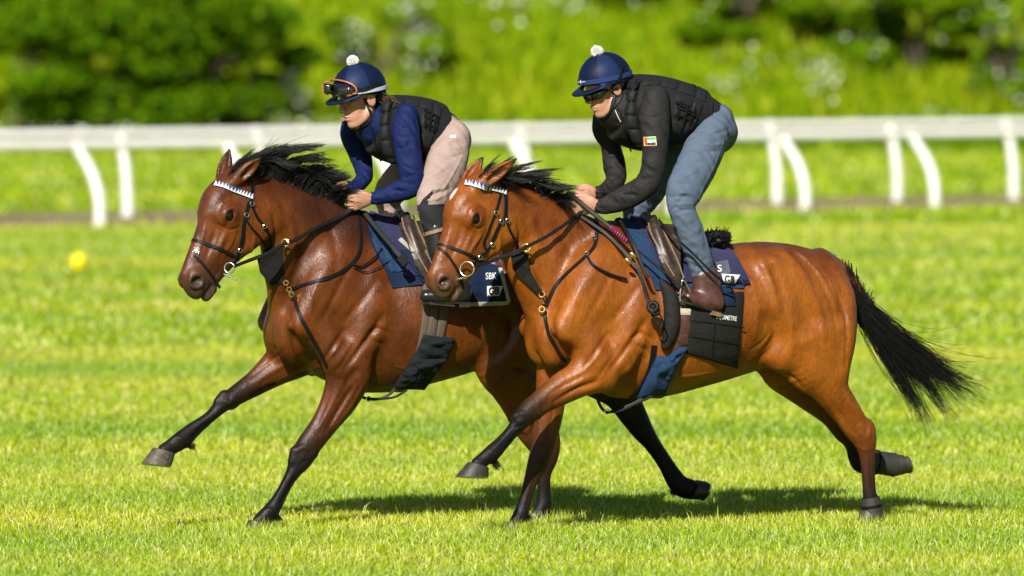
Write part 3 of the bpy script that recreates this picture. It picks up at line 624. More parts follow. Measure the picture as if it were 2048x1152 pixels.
# ------------------------------------------------------------------ horse parts: hooves, eyes, mane, tail
GZ = -0.055
def hairs(name, P, R, mat, parent):
    """P (N,K,3) strand points, R (N,K) radii -> one mesh of tapered three-sided strands"""
    N, K, _ = P.shape; T = np.gradient(P, axis=1); T /= np.maximum(np.linalg.norm(T, axis=2, keepdims=True), 1e-9)
    A = np.cross(T, rng.normal(size=(N, 1, 3))); A /= np.maximum(np.linalg.norm(A, axis=2, keepdims=True), 1e-9); B = np.cross(T, A)
    V = np.stack([P + (A * math.cos(a) + B * math.sin(a)) * R[..., None] for a in (0, 2.094, 4.189)], 2)   # N,K,3,3
    i = np.arange(N)[:, None, None] * K * 3 + np.arange(K - 1)[None, :, None] * 3; k = np.arange(3)[None, None]; k2 = (k + 1) % 3
    F = np.stack([i + k, i + k2, i + 3 + k2, i + 3 + k], 3).reshape(-1, 4)
    return add(name, mesh_np(name, V.reshape(-1, 3), F), mat, parent)
def bez(ctrl, K=9):
    """ctrl (N,4,3) cubic Bezier strands"""
    t = np.linspace(0, 1, K)[None, :, None]; c = ctrl[:, :, None, :]
    return (1 - t) ** 3 * c[:, 0] + 3 * t * (1 - t) ** 2 * c[:, 1] + 3 * t * t * (1 - t) * c[:, 2] + t ** 3 * c[:, 3]
def lerp_rows(rows, u):
    rows = np.asarray(rows, float); x = u * (len(rows) - 1); i = np.minimum(x.astype(int), len(rows) - 2); f = (x - i)[:, None]
    return rows[i] * (1 - f) + rows[i + 1] * f
def mane(name, rows, N, mat, parent, r=.0016, jit=6, curl=5):
    """rows: root px,py,dy -> mid px,py -> tip px,py ; strands in locks"""
    NL = 34; lc = (np.arange(NL) + rng.uniform(-.4, .4, NL)) / NL; lk = rng.integers(0, NL, N); u = np.clip(lc[lk] + rng.normal(size=N) * .022, 0, 1)
    q = lerp_rows(rows, np.clip(.15 * u + .85 * lc[lk], 0, 1)); rt = lerp_rows(rows, u)
    lj = rng.normal(size=(NL, 2)) * jit * 1.7; dl = rng.normal(size=NL) * .022; ll = rng.uniform(.62, 1.12, NL)
    P = np.zeros((N, 4, 3))
    for n in range(N):
        a = rt[n]; b = q[n]; d = a[2]; s = rng.normal() * .018; L_ = ll[lk[n]] * rng.uniform(.78, 1.04)
        if rng.random() < .12: L_ *= .6
        wild = rng.normal(size=2) * jit * 1.6 if rng.random() < .06 else (0, 0)
        p0 = at(a[0] + rng.normal() * 2, a[1] + 9 + rng.normal() * 2, d + s); j = lj[lk[n]]
        m = (a[0] + (b[3] - a[0]) * .5 + rng.normal() * jit * .5, a[1] + (b[4] - a[1]) * .9 + rng.normal() * jit * .4)
        m2 = (a[0] + (b[3] - a[0]) * L_ + rng.normal() * jit * .4 + j[0] * .5, a[1] + (b[4] - a[1]) * L_ + rng.normal() * jit * .4 + j[1] * .5)
        e = (a[0] + (b[5] - a[0]) * L_ + rng.normal() * jit * .22 + j[0] + wild[0], a[1] + (b[6] - a[1]) * L_ + rng.normal() * jit * .22 + j[1] + wild[1])
        s2 = s * .5 + dl[lk[n]] + rng.normal() * .004
        P[n] = [p0, at(*m, d + s + dl[lk[n]]), at(*m2, d + s2 * 2), at(*e, d + s2 * 2.4)]
    C = bez(P, 10); K = 10
    C += np.cumsum(rng.normal(size=C.shape) * .0009, axis=1)
    R = r * np.linspace(1, .25, K)[None] * rng.uniform(.7, 1.3, (N, 1))
    return hairs(name, C, R, mat, parent)
def hoof(H, parent, cf, cb, heel, toe, b, rad=.052, pale=False, drop=0):
    ym = H.ym; s = 1 if b > 0 else -1
    def w_(x, y): m = x - KX * b; return at(m, y, ym(m)) + Lv * b
    A, B_, C_, D_ = [w_(*p) for p in (cf, cb, heel, toe)]
    n = 20; rows = []
    for t in (0, .12, .5, 1.0):
        f = A.lerp(D_, t); k = B_.lerp(C_, t); c = f.lerp(k, .5); h_ = (f - k) / 2; r = rad * (.86 + .26 * t) * (1.04 if t == .12 else 1)
        rows.append([c + h_ * math.cos(a) + Lv * (r * math.sin(a)) for a in [2 * math.pi * i / n for i in range(n)]])
    mb = MB(); V = [p for r in rows for p in r] + [sum(rows[-1], Vector()) / n, sum(rows[0], Vector()) / n]; F = []
    for i in range(3):
        for k in range(n): F.append((i * n + k, i * n + (k + 1) % n, (i + 1) * n + (k + 1) % n, (i + 1) * n + k))
    for k in range(n): F.append((3 * n + k, 3 * n + (k + 1) % n, 4 * n)); F.append(((k + 1) % n, k, 4 * n + 1))
    mb.raw(V, F); o = mb.build('hoof', M['hoofpale'] if pale else M['hoof'], parent)
    c = V[4 * n]; nn = ((rows[-1][0] - c).cross(Lv)).normalized(); nn = nn if nn.dot(c - rows[0][0]) > 0 else -nn
    idx = [i % n for i in range(-8, 9)]; sh = MB(); pts = [c + (rows[-1][i] - c) * .9 for i in idx]
    sh.ribbon(pts, [nn] * len(pts), .022, .009); sh.build('horseshoe', M['steel'], o); return o
def horse_thing(H, name_label, coat, hoofs):
    c = np.array(H.V).mean(0); root = empty('racehorse', (c[0], c[1], GZ), name_label, 'horse', 'galloping racehorses')
    H.root = root; add('body', H.me, M[coat], root)
    for p, s in H.eyes:
        S, D, Wd = H.axes; MB().sphere(p + Wd * (s * .0005), (.031, .028, .024), M=Matrix([S, D, Wd]).transposed()).build('eye', M['eye'], root)
    if coat == 'coatB': MB().sphere(H.h(.580, .074, .037), (.013, .006, .010), 12, 8).build('nostril_lining', M['pinkflesh'], root)
    for h_ in hoofs: hoof(H, root, *h_[:5], **(h_[5] if len(h_) > 5 else {}))
    return root
RA = horse_thing(HA, 'dark bay horse with long black mane galloping in front on the left', 'coatA', [
    ((306, 897), (348, 909), (340, 934), (283, 928), -.11, dict(pale=True)), ((500, 1036), (540, 1048), (538, 1070), (488, 1068), .15),
    ((1056, 1022), (1098, 1028), (1094, 1056), (1042, 1052), .12), ((1378, 1001), (1394, 962), (1414, 966), (1402, 1002), -.12)])
RB = horse_thing(HB, 'bright bay horse with a small white star galloping on the right', 'coatB', [
    ((938, 920), (976, 932), (976, 950), (914, 948), .16), ((1010, 1046), (1046, 1050), (1046, 1072), (998, 1070), -.11),
    ((1722, 1018), (1762, 1022), (1764, 1052), (1710, 1050), .12), ((1786, 957), (1782, 910), (1806, 912), (1820, 948), -.12)])
# rows: root px, py, dy, mid px, py, tip px, py
mane('mane', [(462, 350, -.11, 500, 318, 535, 322), (490, 344, -.06, 535, 300, 580, 288), (520, 345, -.02, 570, 292, 622, 300), (550, 352, .02, 600, 306, 655, 318), (590, 368, .08, 640, 322, 690, 338),
              (630, 390, .13, 668, 348, 700, 354), (660, 406, .18, 682, 374, 702, 378), (685, 416, .22, 696, 398, 706, 398)], 2600, M['hair'], RA, r=.0020, jit=8)
mane('mane', [(955, 356, -.40, 990, 334, 1020, 330), (985, 360, -.36, 1025, 338, 1075, 332), (1015, 364, -.31, 1060, 342, 1115, 340), (1045, 374, -.26, 1085, 355, 1135, 362), (1080, 390, -.22, 1108, 370, 1142, 380),
              (1105, 402, -.18, 1124, 388, 1148, 398), (1128, 416, -.15, 1138, 404, 1150, 408)], 1500, M['hair'], RB, r=.0018, jit=7)
mane('forelock', [(450, 356, -.15, 472, 328, 500, 316), (462, 352, -.13, 486, 322, 515, 306), (478, 350, -.10, 500, 318, 530, 304)], 420, M['hair'], RA, r=.0018, jit=5)
mane('forelock', [(950, 362, -.45, 975, 340, 1004, 330), (962, 358, -.42, 990, 338, 1020, 326), (976, 358, -.40, 1002, 338, 1034, 330)], 380, M['hair'], RB, r=.0018, jit=5)
def tuft(H, x, y, b, n=90):
    m = x - KX * b; c = np.array(at(m, y, H.ym(m)) + Lv * b); P = c + rng.normal(size=(n, 3)) * np.array([.010, .016, .008]); d = np.array([.016, 0, -.022]) * rng.uniform(.5, 1.2, (n, 1)) + rng.normal(size=(n, 3)) * .005
    hairs('fetlock_hair', np.stack([P, P + d * .6, P + d], 1), np.full((n, 3), .0016) * np.array([1, .8, .3]), M['hair'], H.root)
tuft(HB, 990, 924, .16); tuft(HA, 554, 1030, .15); tuft(HA, 378, 890, -.11); tuft(HB, 1054, 1034, -.11); tuft(HA, 1345, 984, -.12, 50)
def tail(H, parent, rows, N, tips=None):
    u = rng.random(N) ** .8; dk = [H.W(*p) for p in H.spec['dock']]; R_ = cat([tuple(p) for p in dk], 10)
    P = np.zeros((N, 4, 3)); lk = rng.integers(0, 26, N); lo = rng.normal(size=(26, 3)) * np.array([.075, .04, .040])
    for n in range(N):
        i = min(int(u[n] * len(R_)), len(R_) - 1); p0 = Vector(R_[i]) + Vector(rng.normal(size=3)) * .02
        ln = rng.uniform(.7, 1.12); g = rng.normal(size=3); o = Vector(lo[lk[n]])
        dd = H.ym(1700)
        a = at(rows[0][0] + g[0] * 9, rows[0][1] + g[1] * 17, dd + g[2] * .03); b = at(rows[1][0] + g[0] * 16, rows[1][1] + g[1] * 19, dd + .1 + g[2] * .05) + o * .6
        e = at(rows[2][0] + rng.normal() * 16, rows[2][1] + rng.normal() * 12, dd + .18 + rng.normal() * .06) + o
        if tips:
            tp = tips[lk[n] % len(tips)]; e = at(tp[0] + rng.normal() * 7, tp[1] + rng.normal() * 6, dd + .18 + rng.normal() * .03) + o * .35; b = b.lerp(e, .35)
        if rng.random() < .05: e += Vector((.16 * rng.random(), 0, .22 * rng.random()))
        P[n] = [p0, a, p0.lerp(b, ln), p0.lerp(e, ln)]
    C = bez(P, 14); C += np.cumsum(rng.normal(size=C.shape) * .0012, axis=1)
    tt = np.linspace(0, 1, 14)[None, :, None]; ph = rng.uniform(0, 6.28, 26)[lk][:, None, None]; C += np.sin(tt * 7 + ph) * tt * np.array([.010, .012, .016]) * rng.uniform(.3, 1.5, 26)[lk][:, None, None]
    R = .0017 * np.linspace(1, .30, 14)[None] * rng.uniform(.7, 1.3, (N, 1))
    return hairs('tail', C, R, M['hair'], parent)
tail(HB, RB, [(1716, 632), (1800, 706), (1862, 772)], 1800, [(1936, 778), (1902, 752), (1884, 806), (1852, 834), (1828, 796), (1900, 784), (1866, 762)])
tail(HA, RA, [(1190, 620), (1230, 670), (1255, 700)], 300)
# ------------------------------------------------------------------ the place: turf, bank, bushes, running rails
def grass_mat(name, a, b, c, d):
    m, nt, p = new_mat(name)
    n1 = noise(nt, .35, 4, .6, (1, .25, 1)); n2 = noise(nt, 3.0, 5, .65, (1, .3, 1)); n3 = noise(nt, 22, 3, .6)
    col = mixc(nt, ramp(nt, n1, .35, .65), a, b); col = mixc(nt, ramp(nt, n2, .45, .75), col, c); col = mixc(nt, ramp(nt, n3, .5, .75), col, d); col = mixc(nt, ramp(nt, noise(nt, 70, 4, .7), .45, .6), mixc(nt, .5, col, (.03, .06, .004)), col)
    nt.links.new(col, p.inputs['Base Color']); p.inputs['Roughness'].default_value = .9; p.inputs['Specular IOR Level'].default_value = .02
    bump(nt, p, n3, .6, .05); return m
gm = grass_mat('turf', (.20, .30, .012), (.26, .35, .02), (.17, .28, .012), (.34, .37, .06))
ys = [-20, 20, 30, 36, 40, 44, 50, 60, 80, 100, 120, 150.5]; xs = [-260, -80, -30, -10, -3, 0, 3, 10, 30, 80, 260]
V = [(x, y, GZ) for y in ys for x in xs]; nx = len(xs)
F = [(j * nx + i, j * nx + i + 1, (j + 1) * nx + i + 1, (j + 1) * nx + i) for j in range(len(ys) - 1) for i in range(nx - 1)]
tag(add('ground', mesh_np('ground', V, F), gm), 'mown bright green racecourse turf', kind='structure')
# bank behind the rails
def bank_z(x, y):
    t = np.clip((y - 150) / 30, 0, 1); base = 7.5 * (t * t * (3 - 2 * t)) ** .8
    return GZ + base + np.clip(t * 6, 0, 1) * (.35 * np.sin(x * .31 + 1) * np.sin(y * .4) + .2 * np.sin(x * .9 + y * .3))
bx = np.linspace(-60, 60, 121); by = np.concatenate([np.linspace(150, 185, 50), [215, 260]]); X, Y = np.meshgrid(bx, by); Z = bank_z(X, Y); Z[0] = GZ - .02
n_ = len(bx); I = np.arange(len(by) - 1)[:, None] * n_ + np.arange(n_ - 1)[None]; F = np.stack([I, I + 1, I + n_ + 1, I + n_], 2).reshape(-1, 4)
bm_ = grass_mat('bank_grass', (.145, .235, .001), (.22, .285, .001), (.10, .185, .001), (.24, .29, .008))
tag(add('grass_bank', mesh_np('grass_bank', np.stack([X, Y, Z], 2).reshape(-1, 3), F), bm_), 'rough grassy bank behind the rails', kind='structure')
# line of the rails on the ground
def gp(px, py):
    d = at(px, py, 0) - CAMV; return CAMV + d * ((GZ - CAMH) / d.z)
nb = gp(200, 452); nb2 = gp(1870, 417); fb = gp(255, 434); fb2 = gp(2028, 397)
rdir = (nb2 - nb).normalized(); rn = Vector((-rdir.y, rdir.x, 0))
# turf blades
def blade_mat(name):
    m, nt, p = new_mat(name); a = nd(nt, 'ShaderNodeAttribute', attribute_name='Col')
    nt.links.new(a.outputs['Color'], p.inputs['Base Color']); p.inputs['Roughness'].default_value = .6; p.inputs['Specular IOR Level'].default_value = .08
    tr = nd(nt, 'ShaderNodeBsdfTranslucent'); nt.links.new(a.outputs['Color'], tr.inputs[0]); mx = nd(nt, 'ShaderNodeMixShader'); mx.inputs[0].default_value = .3
    nt.links.new(p.outputs[0], mx.inputs[1]); nt.links.new(tr.outputs[0], mx.inputs[2]); nt.links.new(mx.outputs[0], nt.nodes['Material Output'].inputs[0]); return m
def vnoise(x, y, seed):
    r = np.random.default_rng(seed); o = np.zeros_like(x)
    for k in range(14):
        a, b, c = r.uniform(-1, 1) * 2.2, r.uniform(-1, 1) * 1.1, r.uniform(0, 6.28); o += np.sin(x * a + y * b + c)
    return o / 3.7
PAL = np.array([(.19, .31, .004), (.28, .38, .008), (.37, .45, .03), (.60, .585, .21), (.085, .19, .004)])
def blades(name, y0, y1, n, hmin, hmax, wid, label, zf=None, pal=PAL, margin=.7, skip=None, pw=(.15, .30, .28, .22, .05)):
    y = np.sqrt(rng.random(n) * (y1 * y1 - y0 * y0) + y0 * y0); hw = y * 1024 / FPX + margin; x = (rng.random(n) * 2 - 1) * hw
    if skip is not None:
        k_ = ~skip(x, y); x, y = x[k_], y[k_]; n = len(x)
    z = np.full(n, GZ) if zf is None else zf(x, y)
    nz = vnoise(x * 1.3, y * 1.0, 3); nz2 = vnoise(x * .35, y * .8, 9)
    h = rng.uniform(hmin, hmax, n) * (1 + .10 * nz); a = rng.uniform(0, 6.283, n); w2 = wid * rng.uniform(.6, 1.3, n) / 2
    lean = rng.normal(size=(n, 2)) * .45; ca, sa = np.cos(a) * w2, np.sin(a) * w2
    B = np.stack([x, y, z], 1); V = np.zeros((n, 5, 3))
    V[:, 0] = B + np.stack([-ca, -sa, 0 * ca], 1); V[:, 1] = B + np.stack([ca, sa, 0 * ca], 1)
    m = B + np.stack([lean[:, 0] * h * .35, lean[:, 1] * h * .35, h * .6], 1)
    V[:, 2] = m + np.stack([ca, sa, 0 * ca], 1) * .8; V[:, 3] = m - np.stack([ca, sa, 0 * ca], 1) * .8
    V[:, 4] = B + np.stack([lean[:, 0] * h, lean[:, 1] * h, h * np.clip(1 - .2 * np.abs(lean).sum(1), .5, 1)], 1)
    i = np.arange(n) * 5; tri = np.concatenate([np.stack([i, i + 1, i + 2], 1), np.stack([i, i + 2, i + 3], 1), np.stack([i + 3, i + 2, i + 4], 1)])
    me = mesh_np(name, V.reshape(-1, 3), tri, smooth=False)
    pick = rng.choice(len(pal), n, p=pw); C = pal[pick] * rng.uniform(.75, 1.2, (n, 1))
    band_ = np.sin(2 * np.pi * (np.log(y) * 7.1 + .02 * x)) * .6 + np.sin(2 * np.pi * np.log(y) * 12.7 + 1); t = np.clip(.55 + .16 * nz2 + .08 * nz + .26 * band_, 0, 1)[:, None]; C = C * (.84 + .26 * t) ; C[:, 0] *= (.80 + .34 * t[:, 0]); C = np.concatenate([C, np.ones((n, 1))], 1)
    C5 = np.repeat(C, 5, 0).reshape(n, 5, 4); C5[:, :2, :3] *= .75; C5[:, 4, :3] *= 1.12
    set_col(me, C5.reshape(-1, 4)); o = add(name, me, M['blade']); tag(o, label, kind='stuff'); return o
M['blade'] = blade_mat('grass_blade')
strip_skip = lambda x, y: (lambda d: (d > .1) & (d < 5.4))((x - nb.x) * rn.x + (y - nb.y) * rn.y)
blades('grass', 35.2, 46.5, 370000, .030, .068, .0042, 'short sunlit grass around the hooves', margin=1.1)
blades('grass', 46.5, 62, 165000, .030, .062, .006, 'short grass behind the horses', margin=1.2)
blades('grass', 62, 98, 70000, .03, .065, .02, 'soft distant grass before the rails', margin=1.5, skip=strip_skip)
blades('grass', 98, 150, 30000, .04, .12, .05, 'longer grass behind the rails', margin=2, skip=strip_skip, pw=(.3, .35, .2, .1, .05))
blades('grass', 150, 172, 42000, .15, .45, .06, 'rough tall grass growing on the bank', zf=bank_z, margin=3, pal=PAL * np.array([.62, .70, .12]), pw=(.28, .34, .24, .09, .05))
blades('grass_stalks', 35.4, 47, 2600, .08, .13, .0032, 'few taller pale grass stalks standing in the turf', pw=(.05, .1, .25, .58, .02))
def hoof_tufts(spots):
    global blades_at
    for px, py, dd in spots:
        p = at(px, py, dd); n = 900; a = rng.uniform(0, 6.28, n); r = rng.uniform(0, 1, n) ** .6 * .22; blades_at.append(np.stack([p.x + np.cos(a) * r * 1.1, p.y - .04 + np.sin(a) * r], 1))
blades_at = []
hoof_tufts([(512, 1060, -.02), (1025, 1064, -.14), (1740, 1046, .46), (1070, 1046, .72)])
xy = np.concatenate(blades_at); n = len(xy); h = rng.uniform(.05, .095, n); a = rng.uniform(0, 6.28, n); ca, sa = np.cos(a) * .0024, np.sin(a) * .0024; ln_ = rng.normal(size=(n, 2)) * .4
B0 = np.concatenate([xy, np.full((n, 1), GZ)], 1); V = np.stack([B0 + np.stack([-ca, -sa, 0 * ca], 1), B0 + np.stack([ca, sa, 0 * ca], 1), B0 + np.stack([ln_[:, 0] * h, ln_[:, 1] * h, h], 1)], 1)
me = mesh_np('hoof_grass', V.reshape(-1, 3), np.arange(3 * n).reshape(n, 3), smooth=False); C = PAL[rng.choice(5, n, p=(.2, .3, .25, .2, .05))]; set_col(me, np.repeat(np.concatenate([C, np.ones((n, 1))], 1), 3, 0))
tag(add('grass', me, M['blade']), 'taller grass closing around the planted hooves', kind='stuff')
# running rails
M['pvc'] = simple('white_plastic_rail', (.56, .555, .525), .5, .06, 3, .1)
def running_rail(base, t0, t1, pitch, phase, off, height, label):
    root = empty('running_rail', (base.x, base.y, GZ), label, 'rail', 'white running rails')
    t = t0 + phase
    while t < t1:
        p = base + rdir * t; pts = []
        for k in range(10):
            u = k / 9; o_ = off * max(0, (u - .15) / .85) ** 2.2; pts.append(Vector((p.x, p.y, GZ)) + rn * o_ + Zv * (u * (height - .12)))
        MB().tube(pts, [.072 - .012 * k / 9 for k in range(10)], 12).build('post', M['pvc'], root)
        t += pitch
    t = t0
    while t < t1:                                   # rail in sections, sleeved where they join
        p = base + rdir * t + rn * off; q = base + rdir * min(t + 2 * pitch - .02, t1) + rn * off; n = 14; V = []; F = []
        for e in (p, q):
            for k in range(n):
                a = 2 * math.pi * k / n; V.append(Vector((e.x, e.y, GZ + height - .075)) + rn * (.05 * math.cos(a)) + Zv * (.062 * math.sin(a)))
        F = [(k, (k + 1) % n, n + (k + 1) % n, n + k) for k in range(n)] + [tuple(range(n))[::-1], tuple(range(n, 2 * n))]
        MB().raw(V, F).build('rail_section', M['pvc'], root)
        c = Vector((q.x, q.y, GZ + height - .075)); MB().tube([c - rdir * .05, c + rdir * .07], .074, 14).build('joint_sleeve', M['pvc'], root)
        t += 2 * pitch
    return root
pn, pf = (nb2 - nb).length / 6.0, (fb2 - fb).length / 7.0
running_rail(nb, -6 * pn, 13 * pn, pn, 0, .46, 1.06, 'nearer white rail with swan-neck posts crossing behind the riders')
rdir = (fb2 - fb).normalized(); rn = Vector((-rdir.y, rdir.x, 0))
running_rail(fb, -7 * pf, 15 * pf, pf, 0, .16, 1.14, 'farther white rail seen just above the nearer one')
rdir = (nb2 - nb).normalized(); rn = Vector((-rdir.y, rdir.x, 0))
# bare strip of earth along the rails
st_m = simple('bare_earth', (.17, .125, .065), .95, .35, 1.2, .5, .03, stretch=(1, .4, 1))
a, b = nb - rdir * 12 + rn * .7, nb2 + rdir * 12 + rn * .7
rows = []
for k in range(61):
    t = k / 60; p = a.lerp(b, t); w1 = .9 + .35 * math.sin(k * 1.7) + .3 * math.sin(k * .6); rows.append((p + rn * (-.3 + .25 * math.sin(k * 1.1)), p + rn * (3.4 + w1)))
V = []
for p, q in rows: V += [(p.x, p.y, GZ + .006), (q.x, q.y, GZ + .006)]
strip = tag(add('earth_strip', mesh_np('earth_strip', V, [(2 * k, 2 * k + 2, 2 * k + 3, 2 * k + 1) for k in range(60)]), st_m), 'worn strip of bare earth between the rails', kind='structure')
# bushes
def leaf_mat(name):
    m, nt, p = new_mat(name); a = nd(nt, 'ShaderNodeAttribute', attribute_name='Col'); nt.links.new(a.outputs['Color'], p.inputs['Base Color'])
    p.inputs['Roughness'].default_value = .6; p.inputs['Specular IOR Level'].default_value = .06
    tr = nd(nt, 'ShaderNodeBsdfTranslucent'); nt.links.new(a.outputs['Color'], tr.inputs[0]); mx = nd(nt, 'ShaderNodeMixShader'); mx.inputs[0].default_value = .25
    nt.links.new(p.outputs[0], mx.inputs[1]); nt.links.new(tr.outputs[0], mx.inputs[2]); nt.links.new(mx.outputs[0], nt.nodes['Material Output'].inputs[0]); return m
M['leaf'] = leaf_mat('leaves'); M['bark'] = simple('bark', (.07, .05, .035), .9, .3, 12, .5)
M['blossom'] = simple('white_blossom', (.55, .55, .48), .7, .1, 10, 0)
def quads(C, size, wid):
    n = len(C); d = rng.normal(size=(n, 3)); d /= np.linalg.norm(d, axis=1, keepdims=True); e = np.cross(d, rng.normal(size=(n, 3))); e /= np.linalg.norm(e, axis=1, keepdims=True)
    s = (size * rng.uniform(.6, 1.3, n))[:, None]; w_ = s * wid
    V = np.stack([C - d * s / 2, C + e * w_ / 2, C + d * s / 2, C - e * w_ / 2], 1); F = np.arange(n * 4).reshape(n, 4); return V.reshape(-1, 3), F
def bush(px, py_base, Y, rx, rz, label, leaves, pal, blossom=0, group='bushes on the bank', ry=None, name='bush'):
    d = at(px, 300, Y - D0); x = d.x; z = float(bank_z(np.array([x]), np.array([float(Y)]))[0]); c = np.array([x, Y, z])
    root = empty(name, c, label, 'bush', group); ry = ry or rx * .8
    st = MB()
    for k in range(6):
        a = rng.uniform(0, 6.28); q = Vector(c) + Vector((math.cos(a) * rx * .5, math.sin(a) * ry * .5, rz * rng.uniform(.35, .6)))
        m_ = Vector(c).lerp(q, .5) + Vector((0, 0, .2 * rz)); st.tube([Vector(c) - Zv * .1, m_, q], [.035, .025, .012], 6)
    st.build('trunk', M['bark'], root)
    nc = max(9, int(11 * rx * rz / 3)); cl = []; leaves = int(leaves * 1.6)
    while len(cl) < nc:
        p = rng.uniform(-1, 1, 3)
        if .25 < (p ** 2).sum() < 1: cl.append(p)
    cl = np.array(cl) * np.array([rx, ry, rz * .62]) + c + np.array([0, 0, rz * .48]); cr = rng.uniform(.34, .62, nc) * min(rx, rz) * .66
    k = rng.integers(0, nc, leaves); dv = rng.normal(size=(leaves, 3)); dv /= np.linalg.norm(dv, axis=1, keepdims=True)
    C = cl[k] + dv * (cr[k] * rng.uniform(.7, 1.05, leaves))[:, None] * np.array([1.2, 1, .62]); C[:, 2] = np.maximum(C[:, 2], z + .03)
    V, F = quads(C, .13, .7); me = mesh_np('crown', V, F, smooth=False)
    tint = rng.normal(size=nc) * .16; col = np.array(pal)[rng.integers(0, len(pal), leaves)] * (1 + tint[k] + rng.normal(size=leaves) * .15)[:, None].clip(.4, 1.7)
    set_col(me, np.repeat(np.concatenate([col, np.ones((leaves, 1))], 1), 4, 0)); add('crown', me, M['leaf'], root)
    if blossom:
        kk = rng.choice(nc, max(4, nc * 2 // 3), replace=False); k = kk[rng.integers(0, len(kk), blossom)]; dv = rng.normal(size=(blossom, 3)); dv /= np.linalg.norm(dv, axis=1, keepdims=True); dv[:, 1] = -np.abs(dv[:, 1])
        C = cl[k] + dv * (cr[k] * rng.uniform(.95, 1.12, blossom))[:, None]; V, F = quads(C, .085, .9); add('blossom', mesh_np('blossom', V, F, smooth=False), M['blossom'], root)
    return root
DK = [(.045, .125, .001), (.085, .175, .001), (.14, .23, .001), (.026, .075, .001)]; LT = [(.115, .195, .001), (.165, .235, .004), (.075, .155, .001)]
print('env', time.time() - T0)
bush(40, 250, 151.6, 1.7, 3.1, 'round dark green bush at the left edge of the bank', 7000, DK)
bush(215, 250, 151.8, 1.9, 3.5, 'tall dark green bush, second from the left edge', 8000, DK)
bush(395, 250, 151.5, 1.7, 3.2, 'dark green bush standing third from the left edge', 7000, DK)
bush(120, 100, 158, 2.4, 3.2, 'paler bush showing above the dark ones on the left', 7000, LT)
bush(490, 60, 153, 1.2, 3.0, 'shadowy bush right of the dark left group', 5000, DK)
bush(560, 220, 153, .55, 1.5, 'small pale blossoming bush left of the first rider', 2200, LT, 240)
bush(770, 120, 156, 1.0, 1.9, 'bush with scattered white blossom behind the first rider', 4500, DK[1:3] + LT, 200)
bush(1120, 60, 161, 1.2, 1.5, 'low bush crowned with white blossom between the riders', 3000, LT, 420)
bush(1290, 40, 160, 1.3, 2.2, 'green bush above the second rider', 4500, DK[1:3] + LT)
bush(1480, 60, 158, 1.3, 2.4, 'dark bush right of the second rider', 6000, DK + LT[:1], 30)
bush(1660, 60, 158, 1.3, 2.3, 'bushy dark shrub at the upper right', 6000, DK + LT[:1], 70)
bush(1830, 90, 157, 1.4, 2.8, 'large hawthorn thick with white blossom at the upper right', 6500, DK[:3] + LT[:1], 190)
bush(2010, 160, 155, 1.2, 3.2, 'hawthorn with white blossom at the right edge', 6500, DK[:3] + LT[:1], 190)
bush(900, 20, 166, 2.4, 2.6, 'light green bush on top of the bank behind the first rider', 6000, LT)
bush(1400, 20, 167, 2.6, 2.8, 'dark bush on top of the bank far behind', 6000, DK)
# flowers on the bank
fl = []
for (px, py, Y, sx_, n) in ((640, 250, 151.5, .9, 60), (60, 330, 150, 1.2, 50), (300, 330, 149.6, 1.0, 40), (1640, 170, 155, .25, 40), (1470, 160, 155.5, .3, 30), (1100, 60, 160, .9, 160), (1900, 240, 152, 1.2, 40)):
    d = at(px, py, Y - D0); x = d.x + rng.normal(size=n) * sx_; y = Y + rng.normal(size=n) * .6; z = np.where(y > 150, bank_z(x, y), GZ) + rng.uniform(.25, .5, n); fl.append(np.stack([x, y, z], 1))
V, F = quads(np.concatenate(fl), .09, .9); tag(add('cow_parsley', mesh_np('cow_parsley', V, F, False), M['blossom']), 'scattered white flower heads on the bank', kind='stuff')
# yellow marker
c = gp(158, 548); mk = empty('marker_ball', c, 'round yellow marker ball lying on the turf at far left', 'marker')
M['yellow'] = simple('yellow_marker', (.50, .44, .0), .55, .08, 6, 0)
mb = MB().sphere(c + Zv * .115, (.095, .095, .108), 24, 16); mb.build('ball', M['yellow'], mk)
MB().torus(c + Zv * .115, (0, 0, 1), .096, .004, 28).build('seam', M['yellow'], mk); MB().tube([c - Zv * .02, c + Zv * .03], [.05, .03], 12).build('base', M['yellow'], mk)
print('env done', time.time() - T0)
